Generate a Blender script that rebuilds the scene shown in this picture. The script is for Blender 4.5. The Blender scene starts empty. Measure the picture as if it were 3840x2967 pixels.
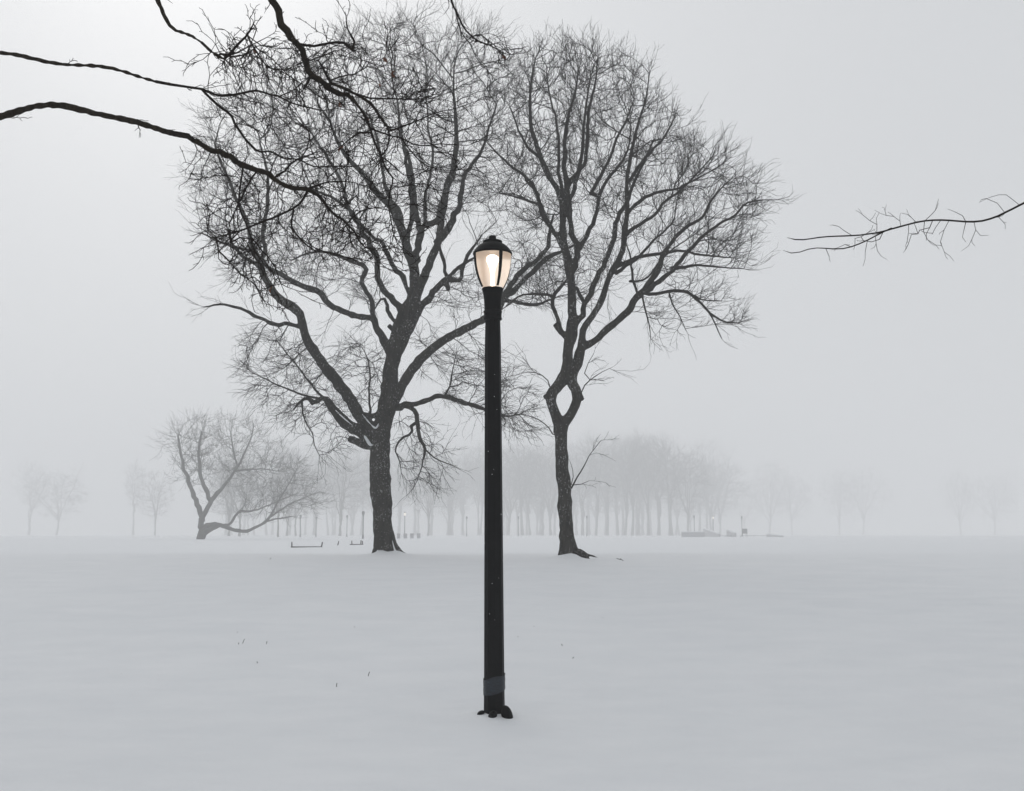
import bpy, bmesh, math, random
import numpy as np
from mathutils import Vector

SC = bpy.context.scene
COL = SC.collection
R = math.radians

# ------------------------------------------------------------------ camera
FPX, CU, CV = 4144.0, 1920.0, 1483.5          # focal length and centre in photo pixels
PITCH = R(7.18)
CAMZ = 1.40
cam_d = bpy.data.cameras.new("camera")
cam = bpy.data.objects.new("camera", cam_d); COL.objects.link(cam)
cam_d.sensor_fit = 'HORIZONTAL'; cam_d.sensor_width = 36.0
cam_d.lens = FPX / 3840.0 * 36.0
cam_d.clip_start = 0.05; cam_d.clip_end = 2000
cam.location = (0, 0, CAMZ)
cam.rotation_euler = (R(90) + PITCH, 0, 0)
SC.camera = cam

# ------------------------------------------------------------------ world, sun, exposure
w = bpy.data.worlds.new("World"); SC.world = w; w.use_nodes = True
nt = w.node_tree; nt.nodes.clear()
SUN_EL, SUN_AZ = R(34), R(343)
sky = nt.nodes.new('ShaderNodeTexSky'); sky.sky_type = 'NISHITA'; sky.sun_disc = False
sky.sun_elevation = SUN_EL; sky.sun_rotation = SUN_AZ
sky.dust_density = 6.0; sky.air_density = 1.0
hs = nt.nodes.new('ShaderNodeHueSaturation'); hs.inputs['Saturation'].default_value = 0.22
mx = nt.nodes.new('ShaderNodeMix'); mx.data_type = 'RGBA'
mx.inputs['Factor'].default_value = 0.94                      # unbroken cloud over the clear sky
mx.inputs['B'].default_value = (5.9, 6.05, 6.25, 1)
bg = nt.nodes.new('ShaderNodeBackground'); bg.inputs['Strength'].default_value = 0.111
wo = nt.nodes.new('ShaderNodeOutputWorld')
nt.links.new(sky.outputs[0], hs.inputs['Color'])
nt.links.new(hs.outputs[0], mx.inputs['A'])
nt.links.new(mx.outputs['Result'], bg.inputs['Color'])
nt.links.new(bg.outputs[0], wo.inputs['Surface'])

sun_d = bpy.data.lights.new("sun", 'SUN'); sun_d.energy = 0.6; sun_d.angle = R(45)
sun_d.color = (1.0, 0.97, 0.93)
sun = bpy.data.objects.new("sun", sun_d); COL.objects.link(sun)
sdir = Vector((math.sin(SUN_AZ) * math.cos(SUN_EL), math.cos(SUN_AZ) * math.cos(SUN_EL), math.sin(SUN_EL)))
sun.rotation_euler = sdir.to_track_quat('Z', 'Y').to_euler()
sun.location = (0, 0, 120)

SC.view_settings.view_transform = 'Standard'
SC.view_settings.look = 'None'
SC.view_settings.exposure = 0.0
SC.view_settings.gamma = 1.0
cy = SC.cycles
cy.max_bounces = 10; cy.diffuse_bounces = 3; cy.volume_bounces = 6
cy.transmission_bounces = 6; cy.transparent_max_bounces = 8
cy.sample_clamp_indirect = 4.0
cy.use_denoising = True
HAZE = 0.0031

# ------------------------------------------------------------------ pixel rays (photo pixels, 3840 x 2967)
CP, SP = math.cos(PITCH), math.sin(PITCH)
def ray(u, v):
    a = (np.asarray(u, float) - CU) / FPX
    b = (CV - np.asarray(v, float)) / FPX
    return np.stack([a, CP - SP * b, SP + CP * b], -1)
def unproj(u, v, d):
    r = ray(u, v)
    t = np.asarray(d, float) / r[..., 1]
    p = r * t[..., None]
    p[..., 2] += CAMZ
    return p, t                                # t = depth along the axis
CROPS = {'A': (850, 110, 1.98455), 'B': (1850, 110, 1.9158), 'C': (850, 800, 1.98455),
         'D': (1850, 800, 1.9158), 'E': (850, 1500, 1.9855), 'F': (1850, 1500, 1.9158),
         'X': (0, 0, 1 / 1.7587), 'G': (1700, 840, 4.0167), 'H': (1700, 2480, 6.026),
         'S': (860, 2280, 3.4125), 'T': (1900, 2300, 2.0037), 'R': (2430, 1880, 3.9)}
def px(c, u, v):
    x0, y0, s = CROPS[c]
    return x0 + u / s, y0 + v / s
def parse(spec):
    out = []; c = 'X'
    for tok in spec.split():
        if tok in CROPS: c = tok; continue
        q = [float(k) for k in tok.split(',')]
        u, v = px(c, q[0], q[1])
        out.append((u, v, q[2] / CROPS[c][2] if len(q) > 2 else 0.0))
    return np.array(out)

# ------------------------------------------------------------------ ground height
_PY = np.array([-800, -60, 0, 8.87, 12, 16, 20, 23, 26, 29, 33, 42, 62, 110, 200, 320, 900.])
_PZ = np.array([.1, -.03, -.11, -.05, .18, .48, .72, .84, .885, .885, .83, .72, .66, .80, 1.0, 1.1, 1.15])
_fy = np.linspace(-800, 900, 8501)
_fz = np.interp(_fy, _PY, _PZ)
for _ in range(3):
    k = np.ones(13) / 13.0
    _fz = np.convolve(np.pad(_fz, 6, mode='edge'), k, 'valid')
LAMP_XY = None
MOUNDS = []                                   # x, y, radius, height
def gz(x, y, mounds=True):
    x = np.asarray(x, float); y = np.asarray(y, float)
    z = np.interp(y, _fy, _fz)
    z = z + .022 * np.sin(x * .55 + .7 * np.sin(y * .31)) * np.sin(y * .42 + 1.0) \
          + .012 * np.sin(x * 1.3 + y * .8 + 1.3) * np.sin(.9 * y - .5 * x) \
          + .04 * np.sin(x * .06 + 1.0) * np.clip((y - 26) / 30, 0, 1) \
          + .004 * np.sin(x * 3.1 + 2.1 * y) * np.sin(2.3 * y - 1.2 * x)
    if mounds:
        for mx_, my_, mr, mh in MOUNDS:
            q = ((x - mx_) ** 2 + (y - my_) ** 2) / (mr * mr)
            z = z + mh * np.exp(-q)
    return z
def on_ground(u, v):
    r = ray(u, v)
    lo = None
    for t in np.arange(2.0, 300, .03):
        p = r * t
        if p[2] + CAMZ < gz(p[0], p[1]): lo = t; break
    p = r * (lo if lo else 150); return np.array([p[0], p[1], gz(p[0], p[1])])

# ------------------------------------------------------------------ materials
def mat(name):
    m = bpy.data.materials.new(name); m.use_nodes = True
    n = m.node_tree; n.nodes.clear()
    o = n.nodes.new('ShaderNodeOutputMaterial'); b = n.nodes.new('ShaderNodeBsdfPrincipled')
    n.links.new(b.outputs[0], o.inputs['Surface'])
    return m, n, b, o
def ramp(n, fac, stops):
    r = n.nodes.new('ShaderNodeValToRGB')
    e = r.color_ramp.elements
    while len(e) > 1: e.remove(e[-1])
    e[0].position, e[0].color = stops[0][0], stops[0][1]
    for p_, c_ in stops[1:]:
        q = e.new(p_); q.color = c_
    n.links.new(fac, r.inputs[0]); return r
def noise(n, scale, detail=6, rough=.6, stretch=None, coord='Object'):
    tc = n.nodes.new('ShaderNodeTexCoord'); mp = n.nodes.new('ShaderNodeMapping')
    if stretch: mp.inputs['Scale'].default_value = stretch
    n.links.new(tc.outputs[coord], mp.inputs[0])
    t = n.nodes.new('ShaderNodeTexNoise'); t.inputs['Scale'].default_value = scale
    t.inputs['Detail'].default_value = detail; t.inputs['Roughness'].default_value = rough
    n.links.new(mp.outputs[0], t.inputs['Vector']); return t

def bark(name, dark, light, snow=0.0, scale=1.0):
    m, n, b, o = mat(name)
    a = noise(n, 14 * scale, 8, .75, (1, 1, .22))
    r = ramp(n, a.outputs[0], [(.32, (*dark, 1)), (.68, (*light, 1))])
    colour = r.outputs[0]
    if snow > 0:                               # snow blown onto and stuck in the bark
        s1 = noise(n, 26 * scale, 4, .75, (1, 1, .7))
        s2 = noise(n, 2.2 * scale, 3, .6)
        ad = n.nodes.new('ShaderNodeMath'); ad.operation = 'MULTIPLY_ADD'
        n.links.new(s2.outputs[0], ad.inputs[0]); ad.inputs[1].default_value = .35
        n.links.new(s1.outputs[0], ad.inputs[2])
        k = ramp(n, ad.outputs[0], [(.80 - snow, (0, 0, 0, 1)), (.90 - snow, (1, 1, 1, 1))])
        mm = n.nodes.new('ShaderNodeMix'); mm.data_type = 'RGBA'
        n.links.new(k.outputs[0], mm.inputs['Factor'])
        n.links.new(colour, mm.inputs['A']); mm.inputs['B'].default_value = (.34, .34, .34, 1)
        colour = mm.outputs['Result']
    n.links.new(colour, b.inputs['Base Color'])
    b.inputs['Roughness'].default_value = .95
    b.inputs['Specular IOR Level'].default_value = .1
    bu = n.nodes.new('ShaderNodeBump'); bu.inputs['Strength'].default_value = .8
    bu.inputs['Distance'].default_value = .03
    n.links.new(a.outputs[0], bu.inputs['Height']); n.links.new(bu.outputs[0], b.inputs['Normal'])
    return m
M = {}
M['bark'] = bark('bark', (.003, .0027, .0022), (.040, .036, .028), .042)
M['twig'] = bark('twig', (.012, .010, .009), (.028, .024, .020))
M['near_bark'] = bark('near_bark', (.008, .006, .004), (.040, .030, .019), 0, 2.5)
M['near_twig'] = bark('near_twig', (.008, .006, .005), (.022, .014, .010), 0, 2.5)
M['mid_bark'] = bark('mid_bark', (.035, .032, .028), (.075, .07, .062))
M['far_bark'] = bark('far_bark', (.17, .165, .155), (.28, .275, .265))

m, n, b, o = mat('leaf'); a = noise(n, 40)
r_ = ramp(n, a.outputs[0], [(.3, (.09, .028, .012, 1)), (.7, (.22, .075, .03, 1))])
n.links.new(r_.outputs[0], b.inputs['Base Color']); b.inputs['Roughness'].default_value = .7; M['leaf'] = m

m, n, b, o = mat('snow')
a = noise(n, 1.1, 8, .6, (1, 1.6, 1)); a2 = noise(n, 55, 4, .6)
r_ = ramp(n, a.outputs[0], [(.3, (.705, .722, .742, 1)), (.7, (.755, .768, .784, 1))])
n.links.new(r_.outputs[0], b.inputs['Base Color'])
b.inputs['Roughness'].default_value = .85; b.inputs['Specular IOR Level'].default_value = .12
bu = n.nodes.new('ShaderNodeBump'); bu.inputs['Strength'].default_value = .35; bu.inputs['Distance'].default_value = .06
bu2 = n.nodes.new('ShaderNodeBump'); bu2.inputs['Strength'].default_value = .12; bu2.inputs['Distance'].default_value = .01
n.links.new(a.outputs[0], bu.inputs['Height']); n.links.new(a2.outputs[0], bu2.inputs['Height'])
a3 = noise(n, 5.5, 5, .6, (.45, 1.5, 1)); bu3 = n.nodes.new('ShaderNodeBump'); bu3.inputs['Strength'].default_value = .22; bu3.inputs['Distance'].default_value = .03
n.links.new(a3.outputs[0], bu3.inputs['Height']); n.links.new(bu.outputs[0], bu3.inputs['Normal']); n.links.new(bu3.outputs[0], bu2.inputs['Normal']); n.links.new(bu2.outputs[0], b.inputs['Normal'])
M['snow'] = m

m, n, b, o = mat('flake'); a = noise(n, 30)
r_ = ramp(n, a.outputs[0], [(.3, (.88, .89, .9, 1)), (.7, (.95, .955, .96, 1))])
n.links.new(r_.outputs[0], b.inputs['Base Color']); b.inputs['Roughness'].default_value = .9; M['flake'] = m

m, n, b, o = mat('black_paint'); a = noise(n, 60, 5, .7)
r_ = ramp(n, a.outputs[0], [(.35, (.002, .002, .0022, 1)), (.7, (.005, .005, .0055, 1))])
n.links.new(r_.outputs[0], b.inputs['Base Color']); b.inputs['Roughness'].default_value = .55
b.inputs['Specular IOR Level'].default_value = .06
bu = n.nodes.new('ShaderNodeBump'); bu.inputs['Strength'].default_value = .25; bu.inputs['Distance'].default_value = .004
n.links.new(a.outputs[0], bu.inputs['Height']); n.links.new(bu.outputs[0], b.inputs['Normal'])
M['paint'] = m

m, n, b, o = mat('tape'); a = noise(n, 30, 5, .7, (1, 1, 3))
r_ = ramp(n, a.outputs[0], [(.4, (.003, .006, .011, 1)), (.62, (.010, .017, .028, 1)), (.8, (.07, .09, .115, 1))])
n.links.new(r_.outputs[0], b.inputs['Base Color']); b.inputs['Roughness'].default_value = .35
b.inputs['Specular IOR Level'].default_value = .4
M['tape'] = m

m, n, b, o = mat('frosted_globe'); n.nodes.remove(b)
rf = n.nodes.new('ShaderNodeBsdfRefraction'); rf.inputs['Roughness'].default_value = .5; rf.inputs['IOR'].default_value = 1.12
rf.inputs['Color'].default_value = (.96, .95, .93, 1)
tl = n.nodes.new('ShaderNodeBsdfTranslucent'); tl.inputs['Color'].default_value = (.95, .87, .80, 1)
mm = n.nodes.new('ShaderNodeMixShader'); mm.inputs[0].default_value = .42
gl = n.nodes.new('ShaderNodeBsdfGlossy'); gl.inputs['Roughness'].default_value = .3
m2 = n.nodes.new('ShaderNodeMixShader'); m2.inputs[0].default_value = .05
n.links.new(rf.outputs[0], mm.inputs[1]); n.links.new(tl.outputs[0], mm.inputs[2])
n.links.new(mm.outputs[0], m2.inputs[1]); n.links.new(gl.outputs[0], m2.inputs[2])
n.links.new(m2.outputs[0], o.inputs['Surface']); M['globe'] = m

m, n, b, o = mat('lit_bulb'); n.nodes.remove(b)
em = n.nodes.new('ShaderNodeEmission'); em.inputs['Color'].default_value = (1, .80, .62, 1); em.inputs['Strength'].default_value = 10.0
n.links.new(em.outputs[0], o.inputs['Surface']); M['bulb'] = m
m, n, b, o = mat('far_lamp'); n.nodes.remove(b)
em = n.nodes.new('ShaderNodeEmission'); em.inputs['Color'].default_value = (1, .93, .85, 1); em.inputs['Strength'].default_value = 1.1
n.links.new(em.outputs[0], o.inputs['Surface']); M['far_lamp'] = m

m, n, b, o = mat('worn_wood'); a = noise(n, 20, 5, .6, (1, 1, 6))
r_ = ramp(n, a.outputs[0], [(.3, (.035, .034, .034, 1)), (.7, (.08, .078, .075, 1))])
n.links.new(r_.outputs[0], b.inputs['Base Color']); b.inputs['Roughness'].default_value = .9; M['wood'] = m
m, n, b, o = mat('stone'); a = noise(n, 5, 6, .6)
r_ = ramp(n, a.outputs[0], [(.3, (.42, .42, .43, 1)), (.7, (.50, .50, .51, 1))])
n.links.new(r_.outputs[0], b.inputs['Base Color']); b.inputs['Roughness'].default_value = .9; M['stone'] = m
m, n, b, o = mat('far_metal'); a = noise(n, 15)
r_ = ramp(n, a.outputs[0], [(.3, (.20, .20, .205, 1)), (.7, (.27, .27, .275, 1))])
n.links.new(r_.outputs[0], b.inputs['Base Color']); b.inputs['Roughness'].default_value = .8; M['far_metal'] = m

# ------------------------------------------------------------------ object helpers
def link(name, me, material, parent=None, smooth=True):
    o_ = bpy.data.objects.new(name, me); COL.objects.link(o_)
    if material: me.materials.clear(); me.materials.append(material)
    if smooth: me.polygons.foreach_set('use_smooth', np.ones(len(me.polygons), bool))
    if parent is not None: o_.parent = parent
    return o_
def tag(o_, label=None, cat=None, group=None, kind=None):
    if label: o_['label'] = label
    if cat: o_['category'] = cat
    if group: o_['group'] = group
    if kind: o_['kind'] = kind
    return o_
def thing(name, loc, label, cat, group=None):
    e = bpy.data.objects.new(name, None); COL.objects.link(e); e.location = loc
    e.empty_display_size = .2
    return tag(e, label, cat, group)
def mesh_np(name, V, Fq):
    me = bpy.data.meshes.new(name)
    V = np.asarray(V, np.float32); Fq = np.asarray(Fq, np.int32)
    k = Fq.shape[1]
    me.vertices.add(len(V)); me.vertices.foreach_set('co', V.ravel())
    me.loops.add(Fq.size); me.loops.foreach_set('vertex_index', Fq.ravel())
    me.polygons.add(len(Fq)); me.polygons.foreach_set('loop_start', np.arange(len(Fq), dtype=np.int32) * k)
    me.update(calc_edges=True); me.validate(); return me
def bm_mesh(name, bm):
    me = bpy.data.meshes.new(name); bm.normal_update(); bm.to_mesh(me); bm.free(); return me
def lathe(bm, prof, seg=32, centre=lambda z: (0, 0), cap=True, phase=0.0, radf=None):
    rings = []
    for (rr, z) in prof:
        cx, cy_ = centre(z); ring = []
        for i in range(seg):
            a_ = 2 * math.pi * i / seg + phase
            q = rr * (radf(a_) if radf else 1)
            ring.append(bm.verts.new((cx + q * math.cos(a_), cy_ + q * math.sin(a_), z)))
        rings.append(ring)
    for a_, b_ in zip(rings, rings[1:]):
        for i in range(seg):
            j = (i + 1) % seg
            bm.faces.new((a_[i], a_[j], b_[j], b_[i]))
    if cap:
        bm.faces.new(rings[0][::-1]); bm.faces.new(rings[-1])
    return rings
def box(bm, c, s, rot=None):
    vs = []
    for dx in (-.5, .5):
        for dy in (-.5, .5):
            for dz in (-.5, .5):
                p = Vector((dx * s[0], dy * s[1], dz * s[2]))
                if rot is not None: p = rot @ p
                vs.append(bm.verts.new(p + Vector(c)))
    for f in ((0, 1, 3, 2), (4, 6, 7, 5), (0, 4, 5, 1), (2, 3, 7, 6), (0, 2, 6, 4), (1, 5, 7, 3)):
        bm.faces.new([vs[i] for i in f])
def tube_bm(bm, pts, rad, sides=8):
    pts = [Vector(p) for p in pts]; prev = None; rings = []
    up = Vector((0.31, .17, .93)).normalized()
    for i, p in enumerate(pts):
        d = (pts[min(i + 1, len(pts) - 1)] - pts[max(i - 1, 0)]).normalized()
        if prev is None:
            x = d.cross(up)
            if x.length < .1: x = d.cross(Vector((1, 0, 0)))
        else: x = prev - d * prev.dot(d)
        x.normalize(); prev = x; y = d.cross(x)
        rings.append([bm.verts.new(p + (x * math.cos(2 * math.pi * k / sides) + y * math.sin(2 * math.pi * k / sides)) * rad[i]) for k in range(sides)])
    for a_, b_ in zip(rings, rings[1:]):
        for k in range(sides):
            j = (k + 1) % sides; bm.faces.new((a_[k], a_[j], b_[j], b_[k]))
    bm.faces.new(rings[0][::-1]); bm.faces.new(rings[-1])

def segs_mesh(name, P0, P1, R0, R1, sides=3):
    """many small tapered prisms, one per twig segment, in one mesh"""
    P0 = np.asarray(P0); P1 = np.asarray(P1); D = P1 - P0
    L = np.linalg.norm(D, axis=1, keepdims=True); L[L < 1e-6] = 1e-6; D = D / L
    ref = np.where(np.abs(D[:, 2:3]) > .9, np.array([[1., 0, 0]]), np.array([[0, 0, 1.]]))
    X = np.cross(D, ref); X /= np.linalg.norm(X, axis=1, keepdims=True); Y = np.cross(D, X)
    n_ = len(P0); V = np.zeros((n_, 2, sides, 3))
    for k in range(sides):
        c, s = math.cos(2 * math.pi * k / sides), math.sin(2 * math.pi * k / sides)
        off = X * c + Y * s
        V[:, 0, k] = P0 - D * R0[:, None] * .4 + off * R0[:, None]
        V[:, 1, k] = P1 + D * R1[:, None] * .4 + off * R1[:, None]
    base = (np.arange(n_) * 2 * sides)[:, None]
    F = []
    for k in range(sides):
        j = (k + 1) % sides
        F.append(base + np.array([[k, j, sides + j, sides + k]]))
    return V.reshape(-1, 3), np.stack(F, 1).reshape(-1, 4)

# ------------------------------------------------------------------ growing trees
def in_poly(pts, poly):
    x, y = pts[:, 0], pts[:, 1]; inside = np.zeros(len(pts), bool); n_ = len(poly)
    for i in range(n_):
        x1, y1 = poly[i]; x2, y2 = poly[(i + 1) % n_]
        c = ((y1 > y) != (y2 > y)) & (x < (x2 - x1) * (y - y1) / (y2 - y1 + 1e-9) + x1)
        inside ^= c
    return inside
def sample_poly(rng, spec, n_):
    poly = parse(spec)[:, :2]; lo, hi = poly.min(0), poly.max(0); out = np.zeros((0, 2))
    while len(out) < n_:
        q = lo + rng.random((n_ * 2, 2)) * (hi - lo); out = np.vstack([out, q[in_poly(q, poly)]])
    return out[:n_]

class Tree:
    def __init__(s, seed, depth, k=1.0):
        s.k = k; s.fray = 12.0; s.amt = 1.0; s.small = 0.0; s.shrink = 1.0; s.rng = np.random.default_rng(seed); s.depth = depth
        s.P = []; s.Rd = []; s.UV = []; s.D = []; s.limbs = []; s.att = []
    def limb(s, spec, dz=None, attach=True, step=.14, wig=.25, seed_ok=True):
        q = parse(spec)
        d0 = s.depth; pre = None; step *= s.k
        if dz is not None: dz *= s.k
        if attach and s.P:
            UV = np.vstack(s.UV); D = np.concatenate(s.D); Rr = np.concatenate(s.Rd); PP = np.vstack(s.P)
            k = np.argmin(((UV - q[0, :2]) ** 2).sum(1))
            if np.hypot(*(UV[k] - q[0, :2])) < 150: d0 = D[k]; pre = (PP[k], Rr[k])
        ln = np.concatenate([[0], np.cumsum(np.hypot(np.diff(q[:, 0]), np.diff(q[:, 1])))])
        pm = d0 / FPX
        if dz is None: dz = s.rng.uniform(-.32, .32) * ln[-1] * pm
        n_ = max(3, int(ln[-1] * pm / step))
        t = np.linspace(0, ln[-1], n_)
        # catmull-rom through the traced points
        def cr(vals):
            m_ = np.gradient(vals, ln)
            i = np.clip(np.searchsorted(ln, t, 'right') - 1, 0, len(ln) - 2)
            h = ln[i + 1] - ln[i]; x = (t - ln[i]) / h
            return ((2*x**3 - 3*x**2 + 1) * vals[i] + (x**3 - 2*x**2 + x) * h * m_[i]
                    + (-2*x**3 + 3*x**2) * vals[i+1] + (x**3 - x**2) * h * m_[i+1])
        u, v = cr(q[:, 0]), cr(q[:, 1]); wd = np.interp(t, ln, q[:, 2])
        f = t / ln[-1]
        d = d0 + dz * f ** 1.2 + .06 * abs(dz) * np.sin(f * 9 + s.rng.random() * 6)
        p, tt = unproj(u, v, d)
        rad = wd * .5 * tt / FPX
        j = s.rng.normal(0, 1, p.shape) * (rad * wig)[:, None]; j[0] = 0
        p = p + j
        rad = rad * s.rng.uniform(.94, 1.07, len(rad))
        s.P.append(p); s.Rd.append(rad); s.UV.append(np.stack([u, v], 1)); s.D.append(d)
        s.limbs.append((p, rad, pre, seed_ok))
        return s
    def attract(s, spec, n_, spread, mid=0.0, clip=None):
        n_ = max(4, int(n_ * s.amt)); uv = sample_poly(s.rng, spec, n_); c_ = uv.mean(0); uv = c_ + (uv - c_) * s.shrink
        uv = uv + s.rng.normal(0, s.fray, (n_, 2))
        dd = s.depth + mid * s.k + s.k * np.clip(s.rng.normal(0, .55, n_), -1.2, 1.2) * spread
        s.att.append(unproj(uv[:, 0], uv[:, 1], dd)[0])
    def grow(s, step, kill, bias=(0, 0, 0), out=0.0, centre=None, jit=.25, rmin=.005, expo=2.3, rseed=.2, maxit=140):
        P, Rr = [], []
        for p, r_, pre, ok in s.limbs:
            if not ok: continue
            k = r_ < rseed; P.append(p[k]); Rr.append(r_[k])
        P = np.vstack(P); Rr = np.concatenate(Rr)
        s.N, s.par, s.nr, s.ns = grow_nodes(s.rng, P, Rr, np.vstack(s.att), step, kill, bias, out, centre, jit, rmin, expo, maxit)
    def twigs(s, frac, length, rmin, segs=3, up=.15, jit=.35, rmax=.02, along=.5, centre=None):
        N, par, nr, ns = s.N, s.par, s.nr, s.ns; rng = s.rng
        idx = np.arange(ns, len(N)); idx = idx[nr[idx] < rmax]
        k = idx[rng.random(len(idx)) < frac]
        if frac > 1: k = np.concatenate([idx] * int(frac))
        tips = np.ones(len(N), bool); tips[par[par >= 0]] = False
        k = np.concatenate([k, np.nonzero(tips & (np.arange(len(N)) >= ns))[0]])
        D = N[k] - N[par[k]]; D /= np.linalg.norm(D, axis=1, keepdims=True) + 1e-9
        sp = np.full((len(k), 1), .62); sp[tips[k]] = .22
        d = D * along + rng.normal(0, 1, D.shape) * sp; d[:, 2] += up
        if centre is not None:
            o_ = N[k] - np.array(centre); d += .45 * o_ / (np.linalg.norm(o_, axis=1, keepdims=True) + 1e-9)
        d /= np.linalg.norm(d, axis=1, keepdims=True) + 1e-9
        L = length * rng.uniform(.35, 1.0, len(k)) / segs
        A, B, R0, R1 = [], [], [], []
        p = N[k]; r = np.minimum(nr[k] * .85, rmin * 1.35)
        for i in range(segs):
            q = p + d * L[:, None]; r2 = r * .84
            A.append(p); B.append(q); R0.append(r); R1.append(r2)
            d = d + rng.normal(0, jit, d.shape); d[:, 2] += up * .5
            d /= np.linalg.norm(d, axis=1, keepdims=True)
            p, r = q, r2
        return np.vstack(A), np.vstack(B), np.concatenate(R0), np.concatenate(R1)

def fans(s, n_side, L2, L3, r2, r3, up=.1, out=.3, centre=None, spread=.62, nseg=5, p3=.5, bend=.16, limb_r=.05, tipn=2, sides=.3):
    rng = s.rng; N, par, nr, ns = s.N, s.par, s.nr, s.ns
    idx = np.arange(ns, len(N)); hasch = np.zeros(len(N), bool); hasch[par[par >= 0]] = True
    D = N[idx] - N[par[idx]]; D /= np.linalg.norm(D, axis=1, keepdims=True) + 1e-9
    tip = ~hasch[idx]
    P = [N[idx]]; DD = [D]; RR = [nr[idx]]; TT = [tip]; FF = [np.ones(len(idx))]
    for p, r_, pre, ok in s.limbs:
        if len(p) < 3: continue
        g = np.gradient(p, axis=0); g /= np.linalg.norm(g, axis=1, keepdims=True) + 1e-9
        k = r_ < limb_r; t = np.zeros(len(p), bool); t[-1] = True
        P.append(p[k]); DD.append(g[k]); RR.append(r_[k]); TT.append(t[k]); FF.append(np.full(k.sum(), (1.0 if r_[0] > s.small else .30) if ok else sides))
    P, DD, RR, TT, FF = map(np.concatenate, (P, DD, RR, TT, FF))
    cnt = rng.poisson(n_side * FF); cnt[TT] = np.where(FF[TT] == .30, 1, tipn + 1)
    k = np.repeat(np.arange(len(P)), cnt)
    tp = TT[k]
    p = P[k]; pd = DD[k]
    lat = rng.normal(0, 1, p.shape); lat -= pd * (lat * pd).sum(1, keepdims=True); lat /= np.linalg.norm(lat, axis=1, keepdims=True) + 1e-9
    sp = np.where(tp, .42, spread)[:, None] * rng.uniform(.55, 1.3, (len(k), 1))
    d = pd + lat * sp * 1.25
    o_ = (p - np.array(centre)) if centre is not None else np.zeros_like(p)
    o_ = o_ / (np.linalg.norm(o_, axis=1, keepdims=True) + 1e-9)
    bias = o_ * out; bias[:, 2] += up
    d += bias; d /= np.linalg.norm(d, axis=1, keepdims=True) + 1e-9
    L = L2 * rng.uniform(.45, 1.15, len(k)) * np.where(tp, 1.15, 1.0) / nseg
    r = np.minimum(RR[k] * .8, r2 * rng.uniform(.8, 1.15, len(k)))
    A, B, R0, R1 = [], [], [], []; Q, QD, QR = [], [], []
    for i in range(nseg):
        q = p + d * L[:, None]; r2_ = np.maximum(r * .86, r3)
        A.append(p); B.append(q); R0.append(r); R1.append(r2_)
        Q.append(q); QD.append(d); QR.append(r2_)
        d = d + rng.normal(0, bend, d.shape) + bias * .35; d /= np.linalg.norm(d, axis=1, keepdims=True)
        p, r = q, r2_
    if p3 > 0:
        Q, QD, QR = np.vstack(Q), np.vstack(QD), np.concatenate(QR)
        k = np.nonzero(rng.random(len(Q)) < p3)[0]
        p = Q[k]; pd = QD[k]; lat = rng.normal(0, 1, p.shape); lat -= pd * (lat * pd).sum(1, keepdims=True)
        lat /= np.linalg.norm(lat, axis=1, keepdims=True) + 1e-9
        d = pd + lat * rng.uniform(.4, 1.0, (len(k), 1)); d[:, 2] += up; d /= np.linalg.norm(d, axis=1, keepdims=True)
        L = L3 * rng.uniform(.35, 1.1, len(k)) / 2; r = np.minimum(QR[k] * .9, r3 * 1.25)
        for i in range(2):
            q = p + d * L[:, None]; A.append(p); B.append(q); R0.append(r); R1.append(r * .85)
            d = d + rng.normal(0, bend * 1.2, d.shape); d /= np.linalg.norm(d, axis=1, keepdims=True); p, r = q, r * .85
    return np.vstack(A), np.vstack(B), np.concatenate(R0), np.concatenate(R1)

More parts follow.
